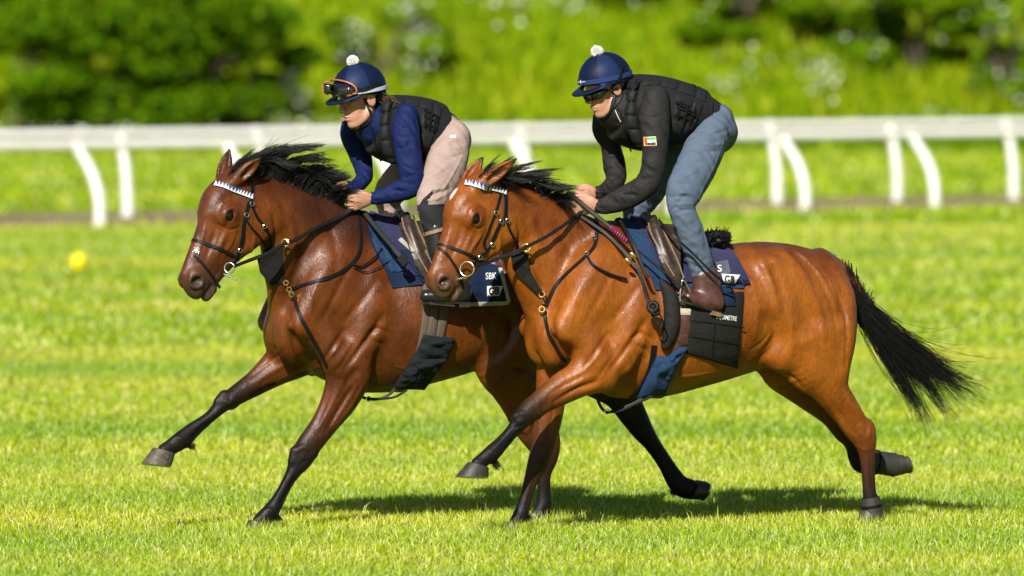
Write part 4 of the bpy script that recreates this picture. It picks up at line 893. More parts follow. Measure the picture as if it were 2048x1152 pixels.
# ------------------------------------------------------------------ laying things on surfaces
def near_hit(bvhs, px, py):
    best = (None, None, 1e9)
    for b in bvhs:
        p, n = hit(b, px, py)
        if p is not None and p.y < best[2]: best = (p, n, p.y)
    return best[0], best[1]
def strap(name, bvhs, pts, wid, mat, parent, th=.004, lift=.002, step=6, free=None, taut=False):
    """leather strap following the surface under a drawn line; where there is none it bridges the gap"""
    R = cat([(p[0], p[1], (p[2] if len(p) > 2 else 0)) for p in pts], 6) if len(pts) > 2 else np.array([(p[0], p[1], p[2] if len(p) > 2 else 0) for p in pts], float)
    L = np.concatenate([[0], np.cumsum(np.hypot(np.diff(R[:, 0]), np.diff(R[:, 1])))]); n = max(3, int(L[-1] / step)); t = np.linspace(0, L[-1], n)
    X = np.interp(t, L, R[:, 0]); Y = np.interp(t, L, R[:, 1]); E = np.interp(t, L, R[:, 2])
    P, N, ok = [], [], []
    for x, y, e in zip(X, Y, E):
        p, nn = near_hit(bvhs, x, y)
        if p is None: P.append(None); N.append(None); ok.append(False)
        else:
            if nn.y > 0: nn = -nn
            P.append(p + nn * (lift + e)); N.append(nn); ok.append(True)
    idx = [i for i in range(n) if ok[i]]
    if not idx: return None
    for i in range(n):
        if not ok[i]:
            a = max([k for k in idx if k < i], default=idx[0]); b = min([k for k in idx if k > i], default=idx[-1])
            f = 0 if a == b else (i - a) / (b - a); y = P[a].y * (1 - f) + P[b].y * f; P[i] = at(X[i], Y[i], y - D0); N[i] = Vector((0, -1, 0))
    Pa = np.array([tuple(p) for p in P]); Na = np.array([tuple(p) for p in N])
    for _ in range(3):
        Pa[1:-1, 1] = np.minimum(Pa[1:-1, 1], .5 * Pa[1:-1, 1] + .25 * (Pa[:-2, 1] + Pa[2:, 1])); Na[1:-1] = .5 * Na[1:-1] + .25 * (Na[:-2] + Na[2:])
    mb = MB(); mb.ribbon([Vector(p) for p in Pa], [Vector(p).normalized() for p in Na], wid, th); return mb.build(name, mat, parent)
def cord(name, pts, r, mat, parent, sub=8, n=8):
    """free strap or rod through given points in the place"""
    R = cat([tuple(p) for p in pts], sub) if len(pts) > 2 else np.array([tuple(p) for p in pts]); return MB().tube([Vector(p) for p in R], r, n).build(name, mat, parent)
def band(name, pts, wid, mat, parent, nrm=None, th=.004, sub=8):
    R = cat([tuple(p) for p in pts], sub) if len(pts) > 2 else np.array([tuple(p) for p in pts]); P = [Vector(p) for p in R]
    nv = Vector(nrm) if nrm else Vector((-.2, -1, .15)); return MB().ribbon(P, [nv.normalized()] * len(P), wid, th).build(name, mat, parent)
def ring(name, bvh, c, axis, ref, wid, mat, parent, th=.004, lift=.003, R=.5, n=48, a0=0, a1=2 * math.pi, smooth=4, tilt=0, rmax=None):
    """strap right round a solid"""
    axis = Vector(axis).normalized(); U = (Vector(ref) - axis * Vector(ref).dot(axis)).normalized(); W_ = axis.cross(U); P = []; Ns = []
    full = abs(a1 - a0 - 2 * math.pi) < 1e-3; m = n if full else n + 1
    for i in range(m):
        a = a0 + (a1 - a0) * i / n; d = U * math.cos(a) + W_ * math.sin(a); loc, nn, _, _ = bvh.ray_cast(Vector(c) + d * (rmax or R), -d)
        if loc is None: loc = Vector(c) + d * .05
        P.append(loc + d * lift); Ns.append(d)
    Pa = np.array([tuple(p) for p in P])
    for _ in range(smooth):
        if full: Pa = .5 * Pa + .25 * (np.roll(Pa, 1, 0) + np.roll(Pa, -1, 0))
        else: Pa[1:-1] = .5 * Pa[1:-1] + .25 * (Pa[:-2] + Pa[2:])
    P = [Vector(p) + d * (.002 if smooth else 0) for p, d in zip(Pa, Ns)]
    return MB().ribbon(P, Ns, wid, th, closed=full).build(name, mat, parent), P
def patch(name, bvhs, quad, mat, parent, nu=6, nv=6, lift=.003, puff=0.0, edge=.15, skirt=.004, fold=0.0):
    """panel laid on whatever lies under four drawn corners"""
    (a, b, c, d) = quad; V = []; N = []
    for j in range(nv + 1):
        for i in range(nu + 1):
            u, v = i / nu, j / nv
            x = (a[0] * (1 - u) + b[0] * u) * (1 - v) + (d[0] * (1 - u) + c[0] * u) * v; y = (a[1] * (1 - u) + b[1] * u) * (1 - v) + (d[1] * (1 - u) + c[1] * u) * v
            p, nn = near_hit(bvhs, x, y); V.append((x, y, p, nn, u, v))
    ys = [q[2].y for q in V if q[2] is not None]
    if not ys: return None
    my = float(np.median(ys)); G = []; Ns = []
    for x, y, p, nn, u, v in V:
        if p is None: p = at(x, y, my - D0); nn = Vector((0, -1, 0))
        if nn.y > 0: nn = -nn
        e = min(u, 1 - u, v, 1 - v) / edge; e = min(1, e); fo = fold * e * (math.sin(7 * u + 9 * v + 3 * math.sin(5 * v)) + .6 * math.sin(15 * v - 6 * u + 1)); G.append(p + nn * (lift + fo + puff * math.sqrt(max(0, 1 - (1 - e) ** 2)))); Ns.append(nn)
    w_ = nu + 1; F = [(j * w_ + i, j * w_ + i + 1, (j + 1) * w_ + i + 1, (j + 1) * w_ + i) for j in range(nv) for i in range(nu)]
    bd = [i for i in range(w_)] + [j * w_ + nu for j in range(1, nv + 1)] + [nv * w_ + i for i in range(nu - 1, -1, -1)] + [j * w_ for j in range(nv - 1, 0, -1)]
    n0 = len(G); G2 = [G[k] - Ns[k] * (lift + skirt) for k in bd]; m = len(bd)
    F += [(bd[k], n0 + k, n0 + (k + 1) % m, bd[(k + 1) % m]) for k in range(m)]
    return MB().raw(G + G2, F).build(name, mat, parent)
def text_on(name, txt, bvhs, org, ux, size, mat, parent, lift=.006, uy=None, bold=0.012, sx=1.0):
    """lettering laid on a surface: org px of the baseline start, ux px direction of the line, size px of a capital"""
    cu = bpy.data.curves.new(name, 'FONT'); cu.body = txt; cu.size = 1.0; cu.offset = bold; cu.resolution_u = 3
    o = bpy.data.objects.new(name, cu); COL.objects.link(o); dg = bpy.context.evaluated_depsgraph_get(); dg.update(); me = bpy.data.meshes.new_from_object(o.evaluated_get(dg))
    bpy.data.objects.remove(o); V = [v.co.copy() for v in me.vertices]; F = [tuple(p.vertices) for p in me.polygons]; bpy.data.meshes.remove(me)
    ux = Vector(ux).normalized(); uy = Vector(uy).normalized() if uy else Vector((ux.y, -ux.x)); G = []; ly = None
    for v in V:
        x = org[0] + (v.x * sx * ux.x + v.y * uy.x) * size / .7; y = org[1] + (v.x * sx * ux.y + v.y * uy.y) * size / .7; p, nn = near_hit(bvhs, x, y)
        if p is None: p = at(x, y, (ly or D0) - D0); nn = Vector((0, -1, 0))
        ly = p.y; nn = nn if nn.y < 0 else -nn; G.append(p + nn * lift)
    return MB().raw(G, F).build(name, mat, parent, smooth=False)
def mesh_bvh(o):
    me = o.data; return BVHTree.FromPolygons([tuple(v.co) for v in me.vertices], [tuple(p.vertices) for p in me.polygons])
# ------------------------------------------------------------------ riders
def field_for(pts, pad, h):
    P = np.array([tuple(p) for p in pts]); return Field(P.min(0) - pad, P.max(0) + pad, h)
def stn(rows, grow=0.0):
    """stations (edge, edge, depth, half width) -> centres and radii"""
    P = [at((a[0] + b[0]) / 2, (a[1] + b[1]) / 2, d) for a, b, d, r in rows]; rv = [math.hypot(a[0] - b[0], a[1] - b[1]) / 800 + grow for a, b, d, r in rows]
    return P, [r + grow for *_, r in rows], rv
def limb(f, rows, U, k=.03, grow=0.0, crease=0.0, seed=0, sub=4):
    P, ru, rv = stn(rows, grow)
    if crease:
        R = cat([(*p, a, b) for p, a, b in zip(P, ru, rv)], 7); r = np.random.default_rng(seed); n = len(R)
        m = 1 + crease * np.sin(np.arange(n) * 2.1 + r.uniform(0, 6)) * r.uniform(.3, 1, n); R[:, 3] *= m; R[:, 4] *= m; R[:, :3] += r.normal(size=(n, 3)) * crease * .04
        f.tube([tuple(q[:3]) for q in R], list(R[:, 3]), list(R[:, 4]), U=U, k=k, sub=1)
    else: f.tube(P, ru, rv, U=U, k=k, sub=sub)
def hand_on(f, wr, kn, across, curl, s=1.0):
    wr, kn = Vector(wr), Vector(kn); d = (kn - wr).normalized(); ac = Vector(across); ac = (ac - d * ac.dot(d)).normalized(); cu = Vector(curl); cu = (cu - d * cu.dot(d) - ac * cu.dot(ac)).normalized()
    f.tube([wr, wr.lerp(kn, .5), kn], [.027 * s, .038 * s, .040 * s], [.020 * s, .019 * s, .016 * s], U=ac, k=.015)
    for i, L in enumerate((.9, 1.0, .95, .78)):
        b = kn + ac * ((i - 1.5) * .0205 * s); p1 = b + (d * .030 + cu * .010) * s * L; p2 = p1 + (d * .004 + cu * .026) * s * L; p3 = p2 + (-d * .024 + cu * .004) * s * L
        f.tube([b - d * .01, p1, p2, p3], [.0105 * s, .0098 * s, .009 * s, .0078 * s], [.0105 * s, .0098 * s, .009 * s, .0078 * s], k=.006, sub=3)
    t0 = wr.lerp(kn, .3) - ac * .026 * s; t1 = t0 + (d * .032 - ac * .016 + cu * .014) * s; t2 = t1 + (d * .030 + cu * .012 + ac * .006) * s
    f.tube([t0, t1, t2], [.013 * s, .011 * s, .009 * s], [.013 * s, .011 * s, .009 * s], k=.012, sub=3)
def wrinkles(rows, n, seed, joints=(.5,), amp=.0045, rr=(.007, .011)):
    """creases drawn across a limb, thickest near its joints"""
    r = np.random.default_rng(seed); out = []; m = len(rows)
    for _ in range(n):
        t = np.clip(r.choice(joints) + r.normal() * .13, .03, .95) if r.random() < .75 else r.uniform(.05, .95); x = t * (m - 1); i = min(int(x), m - 2); f = x - i
        A = Vector(rows[i][0]).lerp(Vector(rows[i + 1][0]), f); B = Vector(rows[i][1]).lerp(Vector(rows[i + 1][1]), f); ax = (Vector(rows[i + 1][0]) + Vector(rows[i + 1][1]) - Vector(rows[i][0]) - Vector(rows[i][1])).normalized()
        s0 = r.uniform(.05, .45); s1 = s0 + r.uniform(.3, .55); sl = r.normal() * 9; p, q = A.lerp(B, s0) - ax * sl, A.lerp(B, s1) + ax * sl; md = (p + q) / 2 + ax * r.normal() * 3
        out.append(([tuple(p), tuple(md), tuple(q)], r.uniform(*rr), amp * r.uniform(.5, 1.2) * (1 if r.random() < .5 else -1)))
    return out
def make_rider(sp):
    """a crouching rider: one continuous body under clothes"""
    R = Horse(); hd = sp['head']; al, be = math.radians(hd['yaw']), math.radians(hd['pitch']); s = hd['s']
    Fd = Vector((-math.cos(al) * math.cos(be), -math.sin(al) * math.cos(be), -math.sin(be))); Lt = Vector((math.sin(al), -math.cos(al), 0)); Up = Fd.cross(Lt) * -1
    if Up.z < 0: Up = -Up
    O = at(*hd['o']); hp = lambda f_, u, l: O + (Fd * f_ + Up * u + Lt * l) * s; R.hp = hp; R.ax = (Fd, Up, Lt); R.s = s; R.O = O
    MHd = np.array([Fd, Up, Lt]).T
    allp = [at(*p, 0) for p in ((sp['box'][0], sp['box'][1]), (sp['box'][2], sp['box'][3]))]
    lo = (allp[0].x, D0 + sp['box'][4], allp[1].z); hi = (allp[1].x, D0 + sp['box'][5], allp[0].z)
    f = Field(lo, hi, .0055)
    # limbs and trunk under the clothes
    limb(f, sp['torso'], Lv, .03, -.02); 
    for k_ in ('armL', 'armR'): limb(f, sp[k_], sp.get('armU', (0, 1, 0)), .02, -.014)
    for k_ in ('legL', 'legR'): limb(f, sp[k_], Lv, .02, -.014)
    e = lambda c, r, k=.012, neg=False: f.ell(hp(*c), [x * s for x in r], MHd, k, neg)
    tb = lambda ps, r, k=.012, neg=False, r2=None: f.tube([hp(*p) for p in ps], [x * s for x in r], [x * s for x in (r2 or r)], U=Lt, k=k, neg=neg, sub=4)
    nb_ = at(*sp['neck']); f.tube([hp(-.015, -.05, 0), nb_], [.058 * s, .066 * s], [.058 * s, .066 * s], U=Lt, k=.03)
    e((-.012, .045, 0), (.095, .085, .073), .01)
    tb([(.035, .03, 0), (.045, -.03, 0), (.052, -.078, 0)], [.058, .052, .034], .02, r2=[.048, .046, .036])
    e((.02, -.062, 0), (.062, .036, .050), .025); e((.073, -.096, 0), (.018, .018, .020), .014)
    for q in (1, -1):
        tb([(-.005, -.04, q * .055), (.03, -.078, q * .047), (.06, -.098, q * .02)], [.012, .012, .012], .02)
        e((.064, .002, q * .044), (.026, .018, .018), .018); e((.088, .020, q * .031), (.012, .011, .017), .012, True)
        e((.079, .019, q * .031), (.012, .010, .014), .004); e((.103, -.030, q * .011), (.011, .009, .009), .008)
        e((-.008, .0, q * .077), (.024, .033, .010), .008); e((-.002, .0, q * .087), (.012, .020, .006), .006, True)
    tb([(.070, .038, -.045), (.086, .040, -.02), (.088, .036, 0), (.086, .040, .02), (.070, .038, .045)], [.008] * 5, .012)
    tb([(.086, .030, 0), (.100, .004, 0), (.114, -.020, 0)], [.009, .010, .012], .012)
    tb([(.083, -.056, -.024), (.098, -.053, -.008), (.098, -.053, .008), (.083, -.056, .024)], [.005, .0065, .0065, .005], .006)
    tb([(.082, -.067, -.022), (.095, -.068, 0), (.082, -.067, .022)], [.005, .0075, .005], .006)
    tb([(.088, -.0605, -.026), (.103, -.060, 0), (.088, -.0605, .026)], [.0028] * 3, .003, True)
    for h_ in sp['hands']: hand_on(f, at(*h_[0]), at(*h_[1]), h_[2], h_[3], h_[4] if len(h_) > 4 else 1.05)
    V, Q = f.surf(2); me = mesh_np('body', V, Q)
    R.root = empty('person', (float(V[:, 0].mean()), float(V[:, 1].mean()), float(V[:, 2].min())), sp['label'], 'person', 'riders on the horses')
    R.body = add('body', me, M['skin'], R.root); R.bvh = bvh_of(V, Q)
    # upper garment
    P, _, _ = stn(sp['torso'] + sp['armL'] + sp['armR']); f = field_for(P, .2, .0055)
    limb(f, sp['torso'], Lv, .03); limb(f, sp['armL'], (0, 1, 0), .025, 0, .012, 3); limb(f, sp['armR'], (0, 1, 0), .025, 0, .012, 4)
    f.tube([hp(-.02, -.085, 0), nb_], [.066 * s, .085 * s], [.066 * s, .085 * s], U=Lt, k=.03)
    for fn in sp.get('topfn', []): fn(f, R)
    V, Q = f.surf(1); sculpt(V, Q, wrinkles(sp['armL'], 34, 11, (.12, .5, .62, .9)) + wrinkles(sp['armR'], 24, 12, (.5, .65, .9)) + sp.get('topstrokes', [])); R.top = add(sp['topname'], mesh_np(sp['topname'], V, Q), M[sp['topmat']], R.root); R.topb = bvh_of(V, Q)
    # vest
    P, _, _ = stn(sp['vest']); f = field_for(P, .24, .0055)
    limb(f, sp['vest'], Lv, .03, .014)
    for pts, ru, rv in sp['vestpads']: f.tube([at(*p) for p in pts], ru, rv, U=Lv, k=.03)
    for pts, r in sp['vestcut']: f.tube([at(*p) for p in pts], r, r, U=Lv, k=.008, neg=True)
    for p, n_ in sp['vestplanes']: f.plane(at(*p), n_, .012)
    V, Q = f.surf(2); R.vest = add('vest', mesh_np('vest', V, Q), M['vest'], R.root); R.vestb = bvh_of(V, Q)
    # breeches
    P, _, _ = stn(sp['legL'] + sp['legR'] + sp['seat']); f = field_for(P, .16, .0055)
    limb(f, sp['seat'], Lv, .03, .004); limb(f, sp['legL'], Lv, .035, 0, .022, 5); limb(f, sp['legR'], Lv, .035, 0, .022, 6)
    for pts, r in sp.get('legcut', []): f.tube([at(*p) for p in pts], r, r, U=Lv, k=.02, neg=True)
    for p, n_ in sp.get('legplanes', []): f.plane(at(*p), n_, .004)
    V, Q = f.surf(1); sculpt(V, Q, wrinkles(sp['legL'], 30, 13, (.03, .12, .42, .5, .95), .005) + wrinkles(sp['legR'], 14, 14, (.4,)) + sp.get('legstrokes', [])); R.legs = add('breeches', mesh_np('breeches', V, Q), M[sp['legmat']], R.root); R.legb = bvh_of(V, Q)
    # helmet
    pts = [hp(.2, .25, .2), hp(-.2, -.1, -.2), hp(.2, -.1, .2), hp(-.2, .25, -.2), hp(.2, .25, -.2), hp(-.2, .25, .2), hp(.2, -.1, -.2), hp(-.2, -.1, .2)]
    f = field_for(pts, .0, .004); rim = hp(.0, .035, 0); rn_ = (Up - Fd * hd.get('rim', .22)).normalized()
    f.ell(hp(-.005, .052, 0), [x * s for x in (.127, .118, .108)], MHd, 0); f.plane(hp(0, hd.get('cut', .028), 0), -rn_, .004)
    f.tube([hp(.060, .034, -.098), hp(.122, .026, -.050), hp(.136, .022, 0), hp(.122, .026, .050), hp(.060, .034, .098)], [.012 * s, .030 * s, .034 * s, .030 * s, .012 * s], [.0075] * 5, U=Fd - Up * .12, k=.014)
    f.ell(hp(-.005, .045, 0), [x * s for x in (.110, .10, .092)], MHd, .004, True)
    V, Q = f.surf(2); me = mesh_np('helmet', V, Q); me.materials.append(M['helmetA']); me.materials.append(M['helmetA2'])
    c = V[Q].mean(1) - np.array(O); az = np.arctan2(c @ np.array(Lt), c @ np.array(Fd)); me.polygons.foreach_set('material_index', (np.floor((az + hd.get('az', .2)) / (math.pi / 3)).astype(int) % 2).astype(np.int32))
    R.helmet = add('helmet', me, None, R.root); R.helb = bvh_of(V, Q)
    mb = MB(); c0 = hp(.0, .18, 0); mb.sphere(c0, .022, 12, 8); pp = mb.build('pompom', M['pompom'], R.root)
    nf = 1100; d = rng.normal(size=(nf, 3)); d /= np.linalg.norm(d, axis=1, keepdims=True); C = np.array(c0) + d * .019; K = np.stack([C, C + d * .005 + rng.normal(size=(nf, 3)) * .0015, C + d * .009 + rng.normal(size=(nf, 3)) * .0025], 1)
    hairs('pompom_tufts', K, np.full((nf, 3), .0019), M['pompom'], pp)
    return R
B_ = dict(label='rider in black jacket, padded vest and slate blue breeches on the bright bay horse', box=(1110, 130, 1500, 660, -.42, .62),
    head=dict(o=(1214, 179, -.06), yaw=30, pitch=17, s=1.1, az=.2), neck=(1262, 218, .02),
    torso=[((1258, 172), (1222, 262), .0, .15), ((1308, 162), (1272, 296), .05, .185), ((1360, 172), (1325, 288), .11, .175), ((1408, 186), (1372, 274), .17, .165), ((1447, 214), (1402, 272), .21, .165)],
    armL=[((1285, 190), (1338, 205), -.12, .07), ((1277, 234), (1340, 240), -.16, .07), ((1284, 286), (1337, 290), -.19, .062), ((1282, 334), (1328, 348), -.21, .056), ((1272, 356), (1310, 386), -.21, .052), ((1240, 374), (1268, 414), -.19, .046), ((1206, 394), (1216, 428), -.17, .038), ((1190, 399), (1198, 424), -.16, .034)],
    armR=[((1190, 220), (1236, 215), .19, .07), ((1184, 254), (1240, 258), .21, .066), ((1201, 290), (1241, 286), .22, .058), ((1206, 334), (1251, 326), .20, .054), ((1213, 366), (1250, 352), .16, .05), ((1196, 376), (1226, 388), .08, .042), ((1183, 378), (1206, 396), .03, .036)],
    legL=[((1384, 262), (1463, 258), .06, .095), ((1354, 328), (1438, 326), -.05, .085), ((1331, 385), (1407, 375), -.16, .073), ((1334, 416), (1389, 404), -.19, .064), ((1350, 460), (1404, 450), -.18, .058), ((1371, 520), (1423, 504), -.15, .054), ((1383, 556), (1433, 546), -.13, .047), ((1386, 566), (1435, 557), -.13, .045)],
    legR=[((1350, 268), (1420, 262), .34, .09), ((1300, 320), (1368, 330), .38, .082), ((1262, 372), (1330, 392), .40, .072), ((1245, 412), (1302, 428), .41, .064), ((1262, 470), (1312, 466), .42, .058), ((1290, 540), (1340, 530), .44, .05)],
    seat=[((1447, 218), (1402, 270), .21, .165), ((1464, 250), (1400, 290), .20, .16)],
    hands=[((1194, 411, -.165), (1160, 412, -.185), (0.15, .35, -1), (-.5, .6, -.6), 1.18), ((1190, 388, .02), (1172, 390, -.01), (0.15, .3, -1), (-.5, .6, -.6))],
    topstrokes=[([(1418, 200), (1430, 220), (1424, 250)], .010, .006), ([(1404, 262), (1424, 240), (1444, 228)], .009, -.006), ([(1396, 268), (1416, 252), (1430, 246)], .009, .005), ([(1410, 270), (1430, 252), (1446, 240)], .008, .005)],
    legstrokes=[([(1455, 262), (1430, 330), (1400, 392), (1402, 440), (1424, 520)], .006, .004), ([(1460, 258), (1430, 268), (1400, 272)], .010, -.006), ([(1452, 285), (1420, 290), (1392, 284)], .010, .006), ([(1445, 300), (1410, 304), (1380, 296)], .008, -.005), ([(1392, 398), (1366, 392), (1338, 396)], .009, -.008), ([(1394, 408), (1366, 408), (1340, 412)], .009, .007), ([(1398, 420), (1370, 420), (1346, 428)], .008, -.006)],
    topname='jacket', topmat='blackjacket', legmat='jeans',
    vest=[((1250, 176), (1224, 250), -.0, .135), ((1280, 158), (1244, 284), .02, .17), ((1320, 157), (1286, 296), .06, .19), ((1366, 168), (1330, 286), .11, .18), ((1412, 186), (1376, 264), .17, .165)],
    vestpads=[([(1262, 165, -.13), (1252, 200, -.15), (1262, 245, -.15), (1280, 285, -.12)], [.03, .035, .035, .03], [.03, .035, .035, .03])],
    vestcut=[([(1305, 225, -.35), (1308, 235, -.10)], [.085, .075]), ([(1200, 250, .40), (1212, 250, .2)], [.08, .08])],
    vestplanes=[((1418, 205, .1), (.92, .3, -.12)), ((1236, 205, 0), (-.9, -.3, .2))])
A_ = dict(label='rider in navy long-sleeved top, black vest and beige breeches on the dark bay horse', box=(630, 150, 965, 640, -.05, 1.0),
    head=dict(o=(722, 200, .30), yaw=33, pitch=14, s=1.12, az=.55), neck=(765, 240, .40),
    torso=[((772, 205), (736, 290), .38, .135), ((815, 203), (782, 322), .43, .165), ((855, 206), (832, 320), .48, .155), ((884, 216), (858, 300), .52, .145), ((898, 230), (862, 290), .54, .15)],
    armL=[((792, 222), (836, 236), .27, .062), ((781, 258), (840, 258), .24, .062), ((788, 296), (842, 298), .21, .056), ((797, 330), (845, 342), .19, .05), ((802, 356), (842, 384), .19, .046), ((780, 367), (800, 402), .20, .042), ((750, 382), (762, 408), .20, .034), ((738, 386), (746, 408), .20, .031)],
    armR=[((690, 238), (738, 235), .56, .06), ((680, 262), (726, 270), .58, .058), ((695, 300), (742, 306), .58, .052), ((708, 336), (746, 336), .55, .047), ((712, 360), (744, 352), .50, .044), ((698, 366), (722, 382), .43, .036), ((686, 366), (706, 386), .38, .031)],
    legL=[((874, 272), (940, 276), .41, .095), ((850, 335), (935, 324), .31, .088), ((834, 388), (906, 380), .20, .075), ((832, 416), (884, 412), .16, .064), ((845, 448), (893, 436), .15, .058), ((858, 500), (905, 492), .14, .05), ((880, 555), (918, 550), .14, .042)],
    legR=[((840, 268), (905, 272), .70, .088), ((790, 322), (858, 335), .74, .078), ((752, 368), (815, 392), .76, .068), ((752, 400), (800, 412), .77, .06), ((775, 460), (820, 455), .79, .054), ((800, 540), (845, 530), .80, .045)],
    seat=[((904, 236), (866, 284), .54, .155), ((936, 270), (876, 300), .54, .155)],
    hands=[((742, 397, .195), (713, 404, .165), (0.15, .35, -1), (-.5, .6, -.6), 1.08), ((694, 375, .38), (680, 378, .35), (0.15, .3, -1), (-.5, .6, -.6), .98)],
    legstrokes=[([(930, 300), (905, 350), (868, 408)], .006, .004), ([(936, 290), (910, 296), (886, 290)], .010, .006), ([(932, 306), (904, 314), (876, 304)], .009, -.005), ([(902, 376), (878, 386), (846, 388)], .009, -.006), ([(894, 388), (872, 398), (846, 400)], .008, .006)],
    topname='shirt', topmat='navyshirt', legmat='beige',
    vest=[((764, 205), (738, 275), .37, .125), ((795, 198), (758, 312), .40, .155), ((830, 197), (800, 325), .44, .168), ((862, 203), (838, 320), .48, .16), ((886, 216), (862, 298), .52, .145)],
    vestpads=[([(772, 208, .26), (766, 240, .24), (774, 285, .24), (785, 318, .27)], [.028, .03, .03, .028], [.028, .03, .03, .028])],
    vestcut=[([(812, 255, .05), (816, 262, .28)], [.078, .07]), ([(705, 255, .75), (712, 255, .56)], [.075, .075])],
    vestplanes=[((890, 230, .5), (.92, .35, -.1)), ((750, 225, .38), (-.9, -.3, .2))])
PB = make_rider(B_); print('rider B', time.time() - T0)
PA = make_rider(A_); print('rider A', time.time() - T0)
# ------------------------------------------------------------------ riders' boots, straps and trim
def boot(R, name, stations, foot, mat, toe_r, sole=None, band_=None):
    P = [p for p in stn(stations)[0]] + [at(*q) for q in foot]; f = field_for(P, .12, .005)
    limb(f, stations, Lv, .02, .006)
    F_ = [at(*q) for q in foot]; f.tube(F_, toe_r, [r * .9 for r in toe_r], U=Lv, k=.03, sub=4)
    V, Q = f.surf(2); o = add(name, mesh_np(name, V, Q), M[mat], R.root)
    d = (F_[-1] - F_[0]).normalized(); dn = Vector((0, 0, -1)); dn = (dn - d * dn.dot(d)).normalized()
    sp_ = [F_[0].lerp(F_[-1], t) + dn * (toe_r[0] * .82 + (toe_r[-1] - toe_r[0]) * .82 * t) for t in np.linspace(-.12, 1.12, 12)]
    MB().ribbon(sp_, [dn] * 12, [.05, .064, .066, .064, .06, .062, .07, .078, .08, .076, .064, .04], .010).build('sole', M['rubber'], o)
    h0 = sp_[1]; MB().ribbon([h0 + dn * .008 + d * x for x in (-.022, .0, .03)], [dn] * 3, .06, .020).build('heel', M['tanleather'] if mat == 'brownleather' else M['rubber'], o); return o
bB = boot(PB, 'boot', [((1384, 556), (1436, 547), -.13, .048), ((1386, 576), (1441, 570), -.13, .048), ((1392, 598), (1446, 596), -.135, .046)], [(1434, 608, -.135), (1406, 604, -.165), (1376, 594, -.20)], 'brownleather', [.040, .040, .031])
boot(PB, 'boot', [((1288, 536), (1342, 528), .44, .048), ((1292, 566), (1344, 564), .44, .048)], [(1330, 592, .44), (1300, 590, .46), (1278, 586, .48)], 'brownleather', [.040, .040, .033])
bA = boot(PA, 'boot', [((850, 468), (897, 448), .15, .058), ((858, 505), (908, 492), .14, .055), ((878, 552), (926, 545), .135, .048), ((890, 580), (944, 576), .13, .046)], [(928, 590, .13), (890, 592, .11), (852, 592, .10)], 'boot', [.040, .042, .036])
boot(PA, 'boot', [((775, 456), (822, 452), .79, .056), ((800, 536), (846, 530), .80, .048), ((806, 566), (850, 562), .80, .046)], [(842, 585, .80), (806, 588, .82), (778, 588, .84)], 'boot', [.040, .042, .036])
ring('boot_garter', mesh_bvh(bA), at(874, 462, .15), at(862, 430, .15) - at(900, 560, .14), Lv, .020, M['tanleather'], bA, th=.005, lift=.003, R=.2)
# dark knee grips of the beige breeches
patch('knee_grip', [PA.legb], [(868, 378), (846, 398), (834, 420), (850, 420)], M['blacksuede'], PA.legs, 5, 5, .003)
patch('gaiter', [PA.legb], [(835, 410), (886, 408), (897, 448), (849, 470)], M['blacksuede'], PA.legs, 10, 8, .005)
# pocket tag
patch('pocket_tag', [PA.legb], [(900, 271), (912, 270), (912, 276), (900, 277)], M['white'], PA.legs, 2, 2, .003)
# sleeve flag
fb_ = [PB.topb]
patch('flag_patch', fb_, [(1288, 274), (1312, 273), (1313, 291), (1289, 292)], M['gold'], PB.top, 4, 4, .003)
patch('flag_red', fb_, [(1290, 275), (1295, 275), (1296, 290.5), (1291, 290.5)], M['red'], PB.top, 2, 3, .0055)
patch('flag_green', fb_, [(1295, 275), (1311, 274.5), (1311, 279.5), (1295, 280)], M['green'], PB.top, 3, 2, .0055)
patch('flag_white', fb_, [(1295, 280), (1311, 279.5), (1311, 285), (1295.5, 285.5)], M['white'], PB.top, 3, 2, .0055)
patch('flag_black', fb_, [(1295.5, 285.5), (1311, 285), (1311.5, 290), (1296, 290.5)], M['blackp'], PB.top, 3, 2, .0055)
# vest panels
def panels(R, L, lift=.004, puff=.006):
    for q in L: patch('panel', [R.vestb], q, M['vest'], R.vest, 7, 7, lift, puff, .28)
panels(PB, [[(1252, 160), (1284, 159), (1276, 178), (1248, 178)], [(1248, 181), (1275, 182), (1270, 203), (1247, 202)], [(1247, 206), (1270, 207), (1271, 229), (1250, 229)], [(1252, 233), (1272, 233), (1278, 256), (1256, 256)], [(1258, 260), (1280, 260), (1286, 288), (1266, 286)],
            [(1288, 157), (1321, 158), (1320, 170), (1284, 172)], [(1324, 158), (1358, 162), (1352, 180), (1325, 172)], [(1362, 164), (1392, 171), (1388, 194), (1356, 183)], [(1396, 173), (1414, 183), (1410, 205), (1392, 197)], [(1350, 187), (1386, 199), (1382, 214), (1350, 204)],
            [(1347, 209), (1380, 220), (1372, 240), (1346, 231)], [(1344, 237), (1370, 246), (1360, 272), (1338, 266)], [(1386, 202), (1406, 210), (1398, 232), (1384, 222)], [(1374, 244), (1396, 236), (1386, 258), (1366, 268)]])
panels(PA, [[(760, 206), (782, 204), (778, 222), (760, 226)], [(759, 230), (778, 226), (776, 248), (760, 251)], [(761, 255), (777, 252), (778, 278), (763, 279)], [(764, 283), (780, 282), (790, 314), (768, 312)],
            [(786, 202), (808, 200), (806, 213), (784, 217)], [(812, 199), (838, 199), (838, 213), (811, 212)], [(842, 200), (866, 206), (864, 221), (842, 215)], [(868, 208), (884, 218), (880, 236), (867, 226)], [(843, 222), (863, 227), (858, 256), (844, 252)], [(866, 232), (879, 240), (872, 264), (861, 260)], [(843, 260), (868, 268), (858, 298), (842, 296)]])
